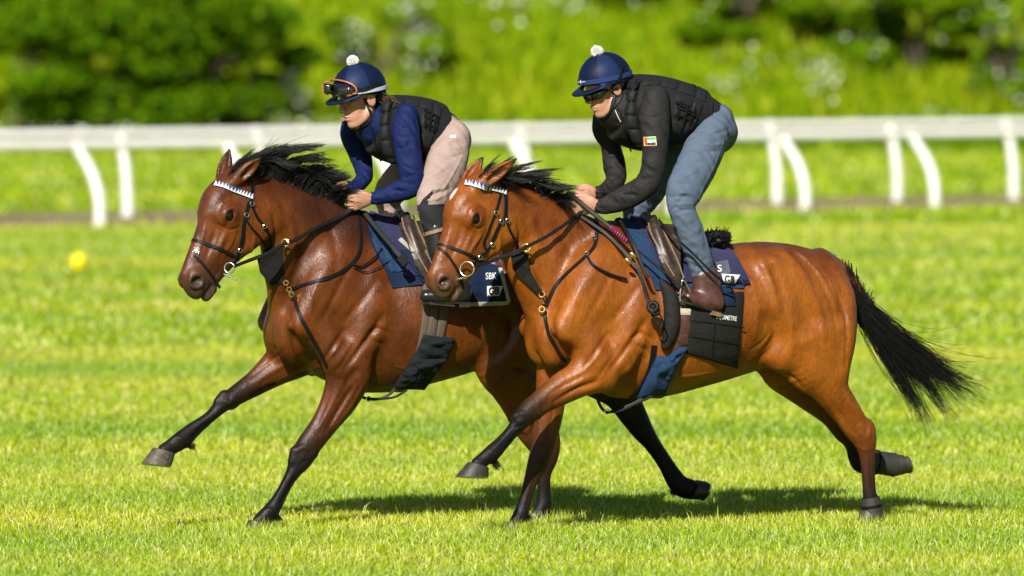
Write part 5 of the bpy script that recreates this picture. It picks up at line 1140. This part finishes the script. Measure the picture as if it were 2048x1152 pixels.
for R, L in ((PB, [((1350, 206), (1386, 226)), ((1352, 216), (1392, 232)), ((1350, 228), (1384, 240)), ((1360, 204), (1352, 236)), ((1374, 210), (1364, 242)), ((1388, 216), (1376, 246))]),
             (PA, [((846, 222), (876, 236)), ((846, 234), (874, 246)), ((846, 246), (870, 256)), ((852, 222), (848, 254)), ((862, 226), (856, 258)), ((872, 232), (864, 262))])):
    for a, b in L: strap('lace', [R.vestb], [a, ((a[0] + b[0]) / 2, (a[1] + b[1]) / 2), b], .009, M['leather'], R.vest, .005, .012)
for R, L in ((PB, [(1236, 215), (1246, 240), (1256, 270), (1262, 302)]), (PA, [(742, 250), (752, 285), (762, 322)])): strap('zip', [R.vestb, R.topb], L, .008, M['steel'] if 0 else M['leather'], R.vest, .004, .006)
def hband(R, u, wid, mat):
    Fd, Up, Lt = R.ax; ring('helmet_band', R.helb, R.hp(-.005, u, 0), Up - Fd * .10, Fd, wid, mat, R.helmet, th=.003, lift=.001, R=.3, n=60, smooth=1)
# helmet bands, goggles, sunglasses, chin straps
hband(PA, .045, .020, M['paleblue'])
strap('goggle_strap', [PA.helb], [(708, 181), (725, 180), (742, 174), (758, 166)], .022, M['leather'], PA.helmet, .004, .006)
gg = patch('goggle_lens', [PA.helb], [(647, 166), (711, 174), (707, 194), (648, 187)], M['lens'], PA.helmet, 14, 6, .012, .012, .3)
ol = [(646, 172), (652, 163), (668, 161), (690, 164), (707, 171), (713, 181), (709, 192), (696, 197), (682, 195), (672, 190), (667, 181), (660, 181), (656, 188), (649, 188), (646, 180), (646, 172)]
strap('goggle_frame', [PA.helb], ol, .009, M['orange'], PA.helmet, .008, .012, 3)
hband(PB, .056, .024, M['bandblue'])
strap('helmet_mark', [PB.helb], [(1156, 164), (1163, 164), (1172, 163)], .003, M['white'], PB.helmet, .002, .005); strap('helmet_mark', [PB.helb], [(1163, 160), (1163, 164), (1164, 168)], .004, M['white'], PB.helmet, .002, .005)
strap('goggle_strap', [PB.helb, PB.bvh], [(1243, 130), (1240, 148), (1233, 165), (1222, 179)], .014, M['leather'], PB.helmet, .004, .008)
patch('sunglass_lens', [PB.bvh], [(1160, 184), (1216, 177), (1200, 199), (1172, 204)], M['lens'], PB.helmet, 10, 6, .008, .010, .3)
strap('sunglass_arm', [PB.bvh], [(1208, 183), (1222, 180), (1236, 176)], .010, M['leather'], PB.helmet, .004, .006)
for R, LL in ((PB, [[(1226, 182), (1229, 200), (1226, 214), (1216, 230), (1206, 237)], [(1244, 178), (1242, 195), (1234, 208), (1228, 214)]]), (PA, [[(728, 196), (736, 214), (742, 232), (736, 246), (718, 254), (704, 258)], [(752, 190), (752, 210), (746, 226), (742, 234)]])):
    for L in LL: strap('chin_strap', [R.bvh, R.topb], L, .014, M['leather'], R.helmet, .004, .004, 4)
# hair at the nape, collar
h_ = PA; n = 500; P0 = np.array([tuple(h_.hp(-.075 + rng.normal() * .012, -.005 + rng.normal() * .012, .045 + rng.normal() * .02)) for _ in range(n)])
Fd, Up, Lt = [np.array(v) for v in h_.ax]; E = P0 + (-Fd * .03 - Up * .045) + rng.normal(size=(n, 3)) * .010; K = np.stack([P0, (P0 + E) / 2 - Fd * .012, E], 1)
hairs('hair', K, np.full((n, 3), .0022) * np.array([1, .9, .4]), M['darkhair'], PA.root)
strap('collar_stripe', [PB.topb], [(1236, 216), (1240, 228), (1246, 240)], .004, M['white'], PB.top, .002, .004); strap('collar_stripe', [PB.topb], [(1231, 220), (1236, 232), (1242, 243)], .004, M['white'], PB.top, .002, .004)
patch('lips', [PA.bvh], [(681, 235), (694, 238), (692, 243), (683, 241)], M['lips'], PA.body, 3, 2, .0012, .001)
# ------------------------------------------------------------------ tack
LE = M['leather']
def drape(name, H, f0, f1, r0, r1, th, mat, parent, cy, lift=.012, nu=18, nv=22, thick=.008, sides=True, tmin=0):
    """cloth over the back: front edge from f0 (spine) to f1 (hem), rear r0 to r1, hem at angle th"""
    G = []; Ns = []
    for j in range(nv + 1):
        v = -1 + 2 * j / nv; t = abs(v)
        for i in range(nu + 1):
            u = i / nu; px = (f0 + (f1 - f0) * t) * (1 - u) + (r0 + (r1 - r0) * t) * u; c = H.T(px, cy, 0); a = math.radians(th) * v
            d = (Zv * math.cos(a) + Lv * math.sin(a)).normalized(); loc, nn, _, _ = H.bvh.ray_cast(c + d * .8, -d)
            if loc is None: loc = c + d * .25
            G.append(loc + d * (lift + .004 * math.sin(i * 1.3 + j * .7))); Ns.append(d)
    w_ = nu + 1; F = [(j * w_ + i, j * w_ + i + 1, (j + 1) * w_ + i + 1, (j + 1) * w_ + i) for j in range(nv) for i in range(nu)]
    n0 = len(G); G2 = [g - d * thick for g, d in zip(G, Ns)]; F2 = [tuple(k + n0 for k in f[::-1]) for f in F]
    bd = [i for i in range(w_)] + [j * w_ + nu for j in range(1, nv + 1)] + [nv * w_ + i for i in range(nu - 1, -1, -1)] + [j * w_ for j in range(nv - 1, 0, -1)]; m = len(bd)
    F3 = [(bd[k], bd[k] + n0, bd[(k + 1) % m] + n0, bd[(k + 1) % m]) for k in range(m)]
    return MB().raw(G + G2, F + F2 + F3).build(name, mat, parent)
def thing(name, loc, label, cat_, group=None): return empty(name, loc, label, cat_, group)
def browband(H, br, pts, n=13):
    R = cat([(*p, 0) for p in pts], 10); strap('browband', [H.bvh], pts, .030, M['bandnavy'], br, .004, .004, 3)
    L = np.concatenate([[0], np.cumsum(np.hypot(np.diff(R[:, 0]), np.diff(R[:, 1])))]); t = np.linspace(0, L[-1], 2 * n + 1); X = np.interp(t, L, R[:, 0]); Y = np.interp(t, L, R[:, 1]); mb = MB()
    for k in range(n):
        a, c = 2 * k, 2 * k + 2; tx, ty = X[c] - X[a], Y[c] - Y[a]; l = math.hypot(tx, ty); nx, ny = ty / l * 5.2, -tx / l * 5.2; V = []
        for x, y in ((X[a] - nx, Y[a] - ny), (X[c] - nx, Y[c] - ny), (X[a + 1] + nx, Y[a + 1] + ny)):
            p, nn = hit(H.bvh, x, y)
            if p is None: break
            V.append(p + (nn if nn.y < 0 else -nn) * .0115)
        if len(V) == 3: mb.raw(V, [(0, 1, 2)])
    if mb.v: mb.build('browband_triangles', M['white'], br, smooth=False)
M['bandnavy'] = simple('browband_blue', (.025, .04, .14), .5, .1, 60, 0)
def bit_ring(br, p, r, nrm=(-.3, -1, .1)): return MB().torus(p, nrm, r, .0038, 28, 8).build('bit_ring', M['steel'], br)
# --- near horse bridle
S, D, Wd = HB.axes
br = thing('bridle', HB.h(.2, .1, 0), 'black leather bridle with blue and white browband on the bright bay', 'bridle', 'bridles'); hb = [HB.bvh]
browband(HB, br, [(930, 367), (950, 368), (975, 374), (1000, 381), (1012, 386)])
strap('headpiece', hb, [(1002, 362), (1008, 376), (1011, 400), (1010, 438)], .026, LE, br)
strap('noseband_cheek', hb, [(1001, 390), (991, 424), (978, 458), (967, 486), (973, 503), (960, 512)], .014, LE, br)
strap('cheekpiece', hb, [(1008, 438), (1000, 446), (988, 474), (974, 500), (956, 516), (946, 528)], .020, LE, br)
strap('throatlash', hb, [(1012, 440), (1020, 462), (1034, 488), (1030, 502), (1012, 512)], .014, LE, br)
ring('noseband', HB.bvh, HB.h(.385, .10, 0), S + D * .12, D, .016, LE, br, R=.3, lift=.004)
strap('drop_noseband', hb, [(877, 496), (893, 508), (906, 526), (917, 546), (922, 562), (926, 578)], .014, LE, br, lift=.004)
bp = HB.h(.50, .128, .064) + Vector((-.0, -.02, 0)); bit_ring(br, at(934, 538, bp.y - D0 - .01), .036)
cord('bit_bar', [at(934, 554, bp.y - D0), at(912, 560, bp.y - D0 + .03)], .006, M['steel'], br)
for x, y in ((1001, 442), (1013, 440), (982, 488), (958, 514), (990, 426)):
    p, nn = hit(HB.bvh, x, y)
    if p: MB().torus(p + nn * .012, nn, .011, .003, 12, 5).build('buckle', M['steel'], br)
# reins
rn_B = thing('reins', at(1060, 490, -.4), 'black leather reins from bit ring to the hands of the blue-breeched rider', 'reins', 'reins')
rp = [at(946, 534, bp.y - D0 - .02), at(978, 524, -.50), at(1018, 509, -.45), at(1048, 496, -.42), at(1100, 469, -.34), at(1150, 434, -.22), at(1166, 418, -.185)]
band('rein', rp, .020, LE, rn_B, (-.3, -1, .5)); band('rein', [HB.h(.50, .13, -.07), at(960, 500, -.1), at(1060, 450, .05), at(1172, 396, .0)], .018, LE, rn_B, (0, 0, 1))
band('rein_loop', [at(1160, 432, -.19), at(1185, 448, -.20), at(1215, 470, -.22), at(1249, 504, -.27), at(1272, 530, -.30), at(1284, 560, -.315), at(1292, 590, -.32), at(1297, 606, -.325)], .017, LE, rn_B, (-.2, -1, .4))
bl = MB(); bl.torus(at(1306, 614, -.34), (-.2, -1, .2), .022, .012, 16, 8); bl.torus(at(1310, 622, -.34), (.3, -1, .3), .018, .010, 16, 8); bl.build('knot', LE, rn_B)
cord('loose_loop', [at(1300, 612, -.33), at(1308, 640, -.34), at(1318, 655, -.34), at(1326, 645, -.335), at(1316, 622, -.335)], .004, LE, rn_B)
# breastplate with bib
bpB = thing('breastplate', HB.T(1100, 600, 0), 'black breastplate and martingale bib with brass clip on the bright bay', 'breastplate', 'breastplates')
band('bib_edge', [at(1020, 511, -.38), at(1036, 505, -.38), at(1052, 498, -.37)], .012, LE, bpB)
MB().raw([at(1021, 511, -.375), at(1052, 500, -.365), at(1060, 540, -.345), at(1088, 590, -.34), at(1076, 586, -.33), at(1046, 560, -.33), at(1026, 540, -.35), at(1022, 512, -.28), at(1050, 500, -.27), at(1086, 588, -.28), at(1046, 562, -.26)],
    [(0, 1, 2, 6), (6, 2, 5), (2, 3, 4, 5), (7, 10, 9, 8), (0, 6, 10, 7), (1, 8, 9, 3)]).build('bib', M['blackquilt'], bpB, smooth=False)
MB().torus(at(1052, 496, -.40), (-.3, -1, .2), .019, .0045, 20, 7).build('brass_ring', M['brass'], bpB)
strap('breast_strap', hb, [(1091, 613), (1101, 590), (1113, 569), (1140, 542), (1175, 510), (1190, 490), (1194, 460), (1192, 438)], .019, LE, bpB, .005, .003)
strap('loose_strap', hb, [(1175, 513, .003), (1187, 533, .008), (1219, 550, .012), (1250, 560, .016)], .014, LE, bpB, .004, .003)
strap('chest_strap', hb, [(1088, 622), (1093, 648), (1101, 675), (1119, 707), (1131, 722)], .020, LE, bpB, .005, .004)
for y in (588, 603, 618):
    p, nn = hit(HB.bvh, 1086, y); p = p or at(1086, y, -.36); MB().torus(p + Vector((-.005, -.03, 0)), (.6, -1, .1) if y == 603 else (-.3, -1, .2), .014 if y != 603 else .010, .0045, 16, 6, 1.0 if y != 603 else .6).build('brass_clip', M['brass'], bpB)
for x, y in ((1175, 510), (1191, 478)):
    p, nn = hit(HB.bvh, x, y)
    if p: MB().torus(p + nn * .012, nn, .011, .003, 12, 5).build('buckle', M['steel'], bpB)
# saddle cloths
scB = thing('saddle_cloth', HB.T(1350, 500, 0), 'navy knitted saddle cloth marked GB under the brown boot', 'saddle cloth')
d1 = drape('under_pad', HB, 1232, 1268, 1418, 1440, 62, M['denimblue'], scB, 630, .010)
d2 = drape('knitted_cloth', HB, 1262, 1292, 1432, 1452, 58, M['fleece'], scB, 630, .020)
db = [mesh_bvh(d1), mesh_bvh(d2), HB.bvh]
rear = patch('rear_flap', db, [(1420, 496), (1458, 508), (1499, 568), (1436, 568)], M['fleece'], scB, 10, 10, .012, .008); rb = [mesh_bvh(rear)]
patch('badge', rb, [(1431, 525), (1455, 520), (1461, 546), (1441, 551)], simple('grey_badge', (.05, .055, .07), .6), scB, 4, 4, .003)
text_on('letters', 'S', rb, (1435, 545), (1, -.12), 13, M['white'], scB, .008)
patch('badge', rb, [(1443, 548), (1480, 550), (1470, 566), (1447, 565)], M['white'], scB, 5, 4, .003)
text_on('letters', 'GB', rb, (1447, 563), (1, .06), 11, M['blackp'], scB, .009, bold=.03)
scB2 = thing('girth_pad', HB.T(1430, 650, .28), 'black quilted heart-rate pad lettered EQUIMETRE behind the brown boot', 'pad')
q0 = patch('pad', hb, [(1374, 592), (1486, 584), (1474, 735), (1373, 706)], M['blackquilt'], scB2, 16, 16, .010, .006, .08); q0b = [mesh_bvh(q0)]
for a, b in (((1375, 640), (1489, 655)), ((1375, 672), (1484, 690)), ((1374, 704), (1474, 732)), ((1486, 590), (1474, 734)), ((1430, 646), (1424, 716))): strap('quilt_seam', q0b, [a, ((a[0] + b[0]) / 2, (a[1] + b[1]) / 2), b], .006, LE, scB2, .003, .0005)
text_on('letters', 'EQUIMETRE', q0b, (1432, 637), (1, .12), 9, M['white'], scB2, .004, sx=.60)
patch('pocket', q0b, [(1444, 574), (1466, 578), (1470, 612), (1450, 612)], M['navy'], scB2, 5, 5, .008, .008, .2)
p_, n__ = near_hit(q0b + rb, 1449, 581)
if p_: MB().sphere(p_ + n__ * .012, (.012, .005, .012), 12, 8).build('button', M['denimblue'], scB2)
# girth
gB = thing('girth', HB.T(1330, 780, 0), 'brown leather and blue cloth girth around the bright bay', 'girth', 'girths')
ax = (Fv + Zv * .10).normalized(); ring('girth_strap', HB.bvh, HB.T(1318, 640, 0), ax, Lv, .085, M['brownleather'], gB, .006, .004, R=.7, n=56)
patch('girth_leather', hb, [(1352, 622), (1382, 624), (1374, 686), (1352, 694)], M['brownleather'], gB, 6, 8, .012, .006)
patch('girth_top', hb, [(1354, 617), (1380, 618), (1379, 630), (1354, 631)], M['cream'], gB, 4, 3, .016, .004)
patch('girth_sleeve', hb, [(1356, 692), (1374, 694), (1350, 730), (1318, 728)], M['denimblue'], gB, 14, 12, .018, .016, .3, fold=.006)
patch('girth_sleeve', hb, [(1312, 712), (1358, 712), (1328, 782), (1272, 792)], M['denimblue'], gB, 20, 20, .022, .026, .3, fold=.008)
f = field_for([at(1318, 560, -.3), at(1352, 700, -.3)], .1, .006)
pts = []
for x, y in ((1322, 566), (1338, 590), (1343, 630), (1340, 662), (1330, 690)):
    p, nn = hit(HB.bvh, x, y); pts.append(p + nn * .016)
f.tube(pts, [.020, .03, .034, .034, .024], [.020, .038, .042, .04, .026], U=(0, 1, 0), k=0)
V, Q = f.surf(2); add('girth_sleeve', mesh_np('girth_sleeve', V, Q), M['blackquilt'], gB)
strap('girth_edge', hb, [(1308, 690), (1302, 730), (1284, 770), (1262, 800)], .030, LE, gB, .006, .006)
dB = HB.ym(1270) - .12
band('hanging_strap', [at(1300, 786, dB), at(1270, 806, dB), at(1232, 820, dB), at(1212, 824, dB), at(1198, 806, dB), at(1191, 774, dB)], .016, LE, gB, (-.1, -1, .5))
band('hanging_strap', [at(1306, 792, dB - .02), at(1280, 804, dB - .02), at(1240, 822, dB - .02), at(1214, 824, dB - .02)], .014, LE, gB, (-.1, -1, .8))
MB().torus(at(1214, 823, dB - .02), (-.2, -1, .1), .012, .003, 12, 5).build('buckle', M['steel'], gB)
# saddles
def saddle(H, dx, dy, label, seat=True):
    T = lambda x, y, b, s=1: H.W(x + dx, y + dy, b, s); f = field_for([T(1280, 400, .4), T(1470, 590, .4, -1), T(1280, 590, .4), T(1470, 400, .4, -1)], .06, .006)
    f.tube([T(1296, 446, 0), T(1330, 464, 0), T(1390, 476, 0), T(1436, 466, 0)], [.075, .11, .14, .11], [.030, .024, .026, .032], U=Lv, k=.02)
    f.tube([T(1300, 442, .09), T(1290, 432, 0), T(1285, 442, -.0), T(1294, 440, .09, -1)], .024, .024, U=Fv, k=.02)
    for s in (1, -1):
        f.tube([T(1322, 452, .12, s), T(1340, 480, .225, s), T(1352, 520, .285, s), T(1368, 566, .30, s)], [.016, .016, .016, .012], [.09, .10, .09, .05], U=Lv, k=.02)
        f.tube([T(1306, 436, .13, s), T(1312, 462, .20, s), T(1330, 510, .27, s), T(1352, 556, .295, s)], [.022, .026, .026, .016], [.020, .024, .024, .016], U=Lv, k=.01)
    V, Q = f.surf(2); root = thing('saddle', T(1370, 470, 0), label, 'saddle', 'exercise saddles'); o = add('seat', mesh_np('seat', V, Q), M['saddleleather'], root); b = bvh_of(V, Q)
    for L in ([(1296, 428), (1302, 462), (1322, 505), (1348, 552)], [(1318, 436), (1330, 470), (1350, 512), (1368, 556)]):
        strap('piping', [b], [(x + dx, y + dy) for x, y in L], .007, M['tanleather'], root, .006, .002, 4)
    return root, b
sdB, sbB = saddle(HB, 0, 0, 'dark brown exercise saddle with tan piping under the blue-breeched rider'); sdA, sbA = saddle(HA, -492, -6, 'dark exercise saddle under the beige-breeched rider')
# sheepskin behind the near saddle
n = 5200; sk = np.array([tuple(HB.W(1412 + 44 * rng.random(), 476 + rng.normal() * 5 + 6 * rng.random(), rng.uniform(-.14, .15))) for _ in range(n)]); dv = rng.normal(size=(n, 3)) * .6 + np.array([.2, -.3, .9]); dv /= np.linalg.norm(dv, axis=1, keepdims=True)
sp_ = thing('sheepskin', HB.T(1430, 480, 0), 'black fluffy sheepskin at the back of the near saddle', 'sheepskin'); f = field_for(sk[:40], .16, .008); f.tube([HB.W(1436, 480, .15), HB.W(1428, 476, 0), HB.W(1430, 478, .15, -1)], .024, .016, U=Fv, k=0); V, Q = f.surf(2); add('fleece', mesh_np('fleece', V, Q), M['hair'], sp_)
hairs('wool', np.stack([sk, sk + dv * .012, sk + dv * .022 + rng.normal(size=(n, 3)) * .005], 1), np.full((n, 3), .002) * np.array([1, .9, .4]), M['hair'], sp_)
# stirrups
def stirrup(top, tread0, tread1, lea, label):
    root = thing('stirrup', tread0, label, 'stirrup', 'stirrups'); mid = tread0.lerp(tread1, .5); cord('iron', [tread0, tread0.lerp(top, .55) + (tread0 - mid) * .15, top, tread1.lerp(top, .55) + (tread1 - mid) * .15, tread1], .006, M['steel'], root)
    d = (tread1 - tread0); MB().box(mid, d.length + .01, .05, .014, d.to_track_quat('X', 'Z').to_matrix()).build('tread', M['rubber'], root); band('stirrup_leather', lea + [top], .024, M['saddleleather'], root, (-.2, -1, .1)); return root
stirrup(at(1366, 560, -.19), at(1360, 606, -.20), at(1392, 612, -.16), [at(1345, 500, -.13), at(1354, 530, -.155)], 'steel stirrup with black tread under the brown boot')
stirrup(at(880, 556, .10), at(858, 606, .09), at(905, 610, .13), [at(852, 500, .14), at(868, 530, .12)], 'stirrup under the black boot of the beige-breeched rider')
band('leg_strap', [at(1318, 440, -.12), at(1345, 470, -.26), at(1385, 506, -.255), at(1424, 545, -.24), at(1462, 576, -.17)], .012, LE, sdB, (-.2, -1, .4))
# whip
wh = thing('whip', at(1250, 480, -.2), 'riding whip with pink wrapped grip held beside the near saddle', 'whip')
pA, pB = at(1134, 383, -.20), at(1376, 584, -.30); cord('shaft', [pA.lerp(pB, .3), pB], .0055, LE, wh); cord('handle', [pA, pA.lerp(pB, .36)], .012, M['rubber'], wh)
pk = MB(); g0, g1 = pA.lerp(pB, .36), pA.lerp(pB, .50); ax_ = (g1 - g0).normalized(); u_ = ax_.orthogonal().normalized(); v_ = ax_.cross(u_); cord('grip_core', [g0, g1], .009, LE, wh)
pk.tube([g0.lerp(g1, t) + (u_ * math.cos(t * 50) + v_ * math.sin(t * 50)) * .010 for t in np.linspace(0, 1, 120)], .0042, 6); pk.build('pink_wrap', M['pink'], wh)
yk = MB(); 
for x, y in ((1266, 510), (1256, 522)): yk.sphere(at(x, y, -.33), (.022, .008, .012), 10, 6, Matrix.Rotation(.8, 3, 'Y'))
yk.build('brass_keeper', M['brass'], rn_B)
band('pad_strap', [at(1237, 436, -.12), at(1255, 466, -.22), at(1272, 500, -.285), at(1290, 545, -.315), at(1298, 556, -.32)], .018, LE, scB, (-.3, -1, .3))
# hoof boots
def cuff(label, p0, p1, r0, r1, flat=1.0):
    root = thing('hoof_boot', p1, label, 'boot', 'hoof boots'); d = (p1 - p0).normalized(); U = Lv; V_ = d.cross(U).normalized(); n = 24; mb = MB(); G = []; F = []
    prof = [(0, r0), (.12, r0 * 1.05), (.5, (r0 + r1) / 2 * 1.02), (.9, r1), (1, r1 * 1.02), (1, r1 * .9), (0, r0 * .88)]
    for t, r in prof: G += [p0.lerp(p1, t) + (U * math.cos(a) * flat + V_ * math.sin(a)) * r for a in [2 * math.pi * k / n for k in range(n)]]
    for i in range(len(prof)):
        j = (i + 1) % len(prof)
        for k in range(n): F.append((i * n + k, i * n + (k + 1) % n, j * n + (k + 1) % n, j * n + k))
    mb.raw(G, F).build('shell', M['rubber'], root); c = p0.lerp(p1, .35); MB().ribbon([c + (U * math.cos(a) * flat + V_ * math.sin(a)) * ((r0 + r1) / 2 * 1.04) for a in [2 * math.pi * k / n for k in range(n)]], [(U * math.cos(a) + V_ * math.sin(a)) for a in [2 * math.pi * k / n for k in range(n)]], .012, .004, True).build('closure', LE, root)
cuff('grey rubber boot on the grounded hind hoof of the bright bay', HB.W(1739, 992, .12), HB.W(1746, 1040, .12), .046, .058)
m_ = lambda x, y: at(x + KX * .12, y, HB.ym(x + KX * .12)) - Lv * .12
cuff('grey rubber boot on the raised hind hoof of the bright bay', m_(1734, 924), m_(1790, 932), .056, .060, .85)
# --- front horse tack
S, D, Wd = HA.axes; ha = [HA.bvh]
br = thing('bridle', HA.h(.2, .1, 0), 'black leather bridle with blue and white browband on the dark bay', 'bridle', 'bridles')
browband(HA, br, [(430, 368), (445, 371), (465, 378), (485, 386), (505, 394)])
strap('headpiece', ha, [(498, 352), (503, 372), (503, 390), (502, 408)], .026, LE, br)
strap('cheekpiece', ha, [(498, 404), (490, 435), (485, 470), (477, 502), (466, 526)], .022, LE, br)
strap('noseband_cheek', ha, [(493, 441), (504, 458), (516, 470), (530, 490)], .012, LE, br)
strap('throatlash', ha, [(503, 410), (514, 434), (532, 458), (541, 478), (540, 494), (528, 506)], .015, LE, br)
ring('noseband', HA.bvh, HA.h(.375, .10, 0), S + D * .12, D, .018, LE, br, R=.3, lift=.004)
strap('drop_noseband', ha, [(388, 510), (400, 522), (415, 540), (428, 558), (440, 576)], .015, LE, br, lift=.004)
p, nn = hit(HA.bvh, 394, 502)
if p:
    n = 90; c = np.array(p); d = rng.normal(size=(n, 3)); d /= np.linalg.norm(d, axis=1, keepdims=True); st_ = c + rng.normal(size=(n, 3)) * np.array([.006, .006, .009]); hairs('fleece_cover', np.stack([st_, st_ + d * .008, st_ + d * .012], 1), np.full((n, 3), .0022), M['pompom'], br)
bpA_ = HA.h(.50, .128, .064) + Vector((0, -.02, 0)); bit_ring(br, at(459, 536, bpA_.y - D0 - .01), .026); cord('bit_bar', [at(448, 548, bpA_.y - D0), at(474, 560, bpA_.y - D0 - .03)], .0045, M['steel'], br)
for x, y in ((502, 408), (491, 430), (478, 500), (527, 452)):
    p, nn = hit(HA.bvh, x, y)
    if p: MB().torus(p + nn * .012, nn, .011, .003, 12, 5).build('buckle', M['steel'], br)
rn_A = thing('reins', at(580, 480, .0), 'black leather reins from bit ring to the hands of the navy-sleeved rider', 'reins', 'reins')
band('rein', [at(466, 534, bpA_.y - D0 - .02), at(496, 522, -.22), at(534, 507, -.17), at(572, 487, -.10), at(590, 480, -.06), at(637, 454, .04), at(684, 432, .14), at(714, 408, .18)], .022, LE, rn_A, (-.3, -1, .5))
band('rein', [HA.h(.50, .13, -.07), at(480, 480, .2), at(600, 440, .32), at(690, 384, .36)], .018, LE, rn_A, (0, 0, 1))
bpl = thing('breastplate', HA.T(1100, 600, 0), 'black breastplate and martingale bib with brass rings on the dark bay', 'breastplate', 'breastplates')
MB().raw([at(513, 512, -.06), at(566, 492, -.03), at(568, 566, .02), at(542, 571, .02), at(520, 545, -.02), at(515, 512, .06), at(562, 494, .08), at(566, 562, .10), at(540, 568, .10)], [(0, 1, 2, 3, 4), (5, 8, 7, 6), (1, 6, 7, 2), (0, 4, 8, 5), (2, 7, 8, 3)]).build('bib', M['blackquilt'], bpl, smooth=False)
MB().torus(at(570, 486, -.09), (-.3, -1, .2), .018, .0045, 20, 7).build('brass_ring', M['brass'], bpl)
for y, x in ((565, 574), (578, 580), (588, 585)):
    p, nn = hit(HA.bvh, x, y); p = p or at(x, y, .04); MB().torus(p + Vector((-.005, -.03, 0)), (.4, -1, .1), .012, .0042, 16, 6).build('brass_clip', M['brass'], bpl)
strap('breast_strap', ha, [(581, 580), (621, 566), (668, 551), (702, 529), (719, 500), (719, 450), (713, 425)], .019, LE, bpl, .005, .003)
strap('loose_strap', ha, [(704, 529, .004), (720, 534, .010), (740, 524, .014), (762, 500, .014)], .010, LE, bpl, .004, .003)
strap('loose_strap', ha, [(706, 536, .004), (730, 545, .010), (755, 538, .012), (780, 522, .010)], .006, LE, bpl, .003, .003)
strap('chest_strap', ha, [(588, 588), (594, 612), (604, 640), (622, 672), (640, 702), (654, 732)], .020, LE, bpl, .005, .004)
scA = thing('saddle_cloth', HA.T(1350, 500, 0), 'navy quilted saddle cloth with cream border lettered SBK and GB', 'saddle cloth')
d1 = drape('under_pad', HA, 1228, 1270, 1450, 1480, 60, M['navy'], scA, 640, .010); d2 = drape('knitted_cloth', HA, 1266, 1296, 1430, 1440, 52, M['fleece'], scA, 640, .022)
d3 = drape('blue_pad', HA, 1232, 1262, 1300, 1320, 46, M['denimblue'], scA, 640, .016)
db = [mesh_bvh(d1), mesh_bvh(d2), mesh_bvh(d3), HA.bvh]
strap('cream_binding', db, [(798, 480), (818, 498), (842, 512), (868, 522)], .026, M['cream'], scA, .008, .008)
fl_ = patch('rear_flap', db, [(800, 500), (1004, 532), (1020, 608), (846, 566)], M['navy'], scA, 24, 10, .010, .006, .06)
fl2 = patch('rear_corner', db + [mesh_bvh(fl_)], [(920, 545), (1003, 533), (1020, 608), (930, 612)], M['navy'], scA, 12, 10, .012, .006, .08); rb = [mesh_bvh(fl2)]
strap('cream_binding', rb, [(1000, 536), (1006, 560), (1012, 584), (1017, 604)], .022, M['cream'], scA, .006, .003); strap('cream_binding', rb, [(934, 608), (960, 608), (990, 607), (1018, 604)], .022, M['cream'], scA, .006, .003)
text_on('letters', 'SBK', rb, (970, 559), (1, -.02), 13, M['white'], scA, .005, sx=.72)
patch('badge', rb, [(974, 572), (1006, 572), (998, 592), (974, 592)], M['white'], scA, 5, 4, .003); text_on('letters', 'GB', rb, (976, 589), (1, -.04), 14, M['blackp'], scA, .009, bold=.03, sx=.8)
band('pad_strap', [at(728, 424, .22), at(755, 458, .16), at(784, 492, .10), at(800, 512, .075), at(814, 530, .07)], .024, LE, scA, (-.3, -1, .3)); MB().box(at(806, 520, .06), .05, .03, .04, Matrix.Rotation(.9, 3, 'Y')).build('buckle', LE, scA)
gA = thing('girth', HA.T(1330, 780, 0), 'grey elastic girth with charcoal sleeve around the dark bay', 'girth', 'girths')
ring('girth_strap', HA.bvh, HA.T(1330, 640, 0), ax, Lv, .055, M['elastic'], gA, .006, .004, R=.7, n=56)
patch('elastic', ha, [(862, 610), (878, 612), (868, 676), (852, 672)], M['elastic'], gA, 5, 8, .012, .004); patch('elastic', ha, [(880, 612), (898, 614), (884, 680), (870, 676)], M['elastic'], gA, 5, 8, .012, .004)
patch('girth_sleeve', ha, [(846, 668), (908, 676), (892, 716), (826, 716)], M['charcoal'], gA, 18, 14, .018, .018, .3, fold=.007); patch('girth_sleeve', ha, [(828, 708), (894, 710), (846, 772), (788, 770)], M['charcoal'], gA, 20, 20, .020, .024, .3, fold=.008)
dA = HA.ym(780) - .12
band('hanging_strap', [at(800, 764, dA), at(782, 786, dA), at(762, 797, dA), at(736, 798, dA), at(718, 790, dA), at(712, 784, dA)], .016, LE, gA, (-.1, -1, .5)); band('hanging_strap', [at(814, 780, dA - .02), at(790, 794, dA - .02), at(762, 798, dA - .02), at(735, 797, dA - .02)], .013, LE, gA, (-.1, -1, .8))
MB().torus(at(737, 798, dA - .02), (-.2, -1, .1), .012, .003, 12, 5).build('buckle', M['steel'], gA)
print('done', time.time() - T0)
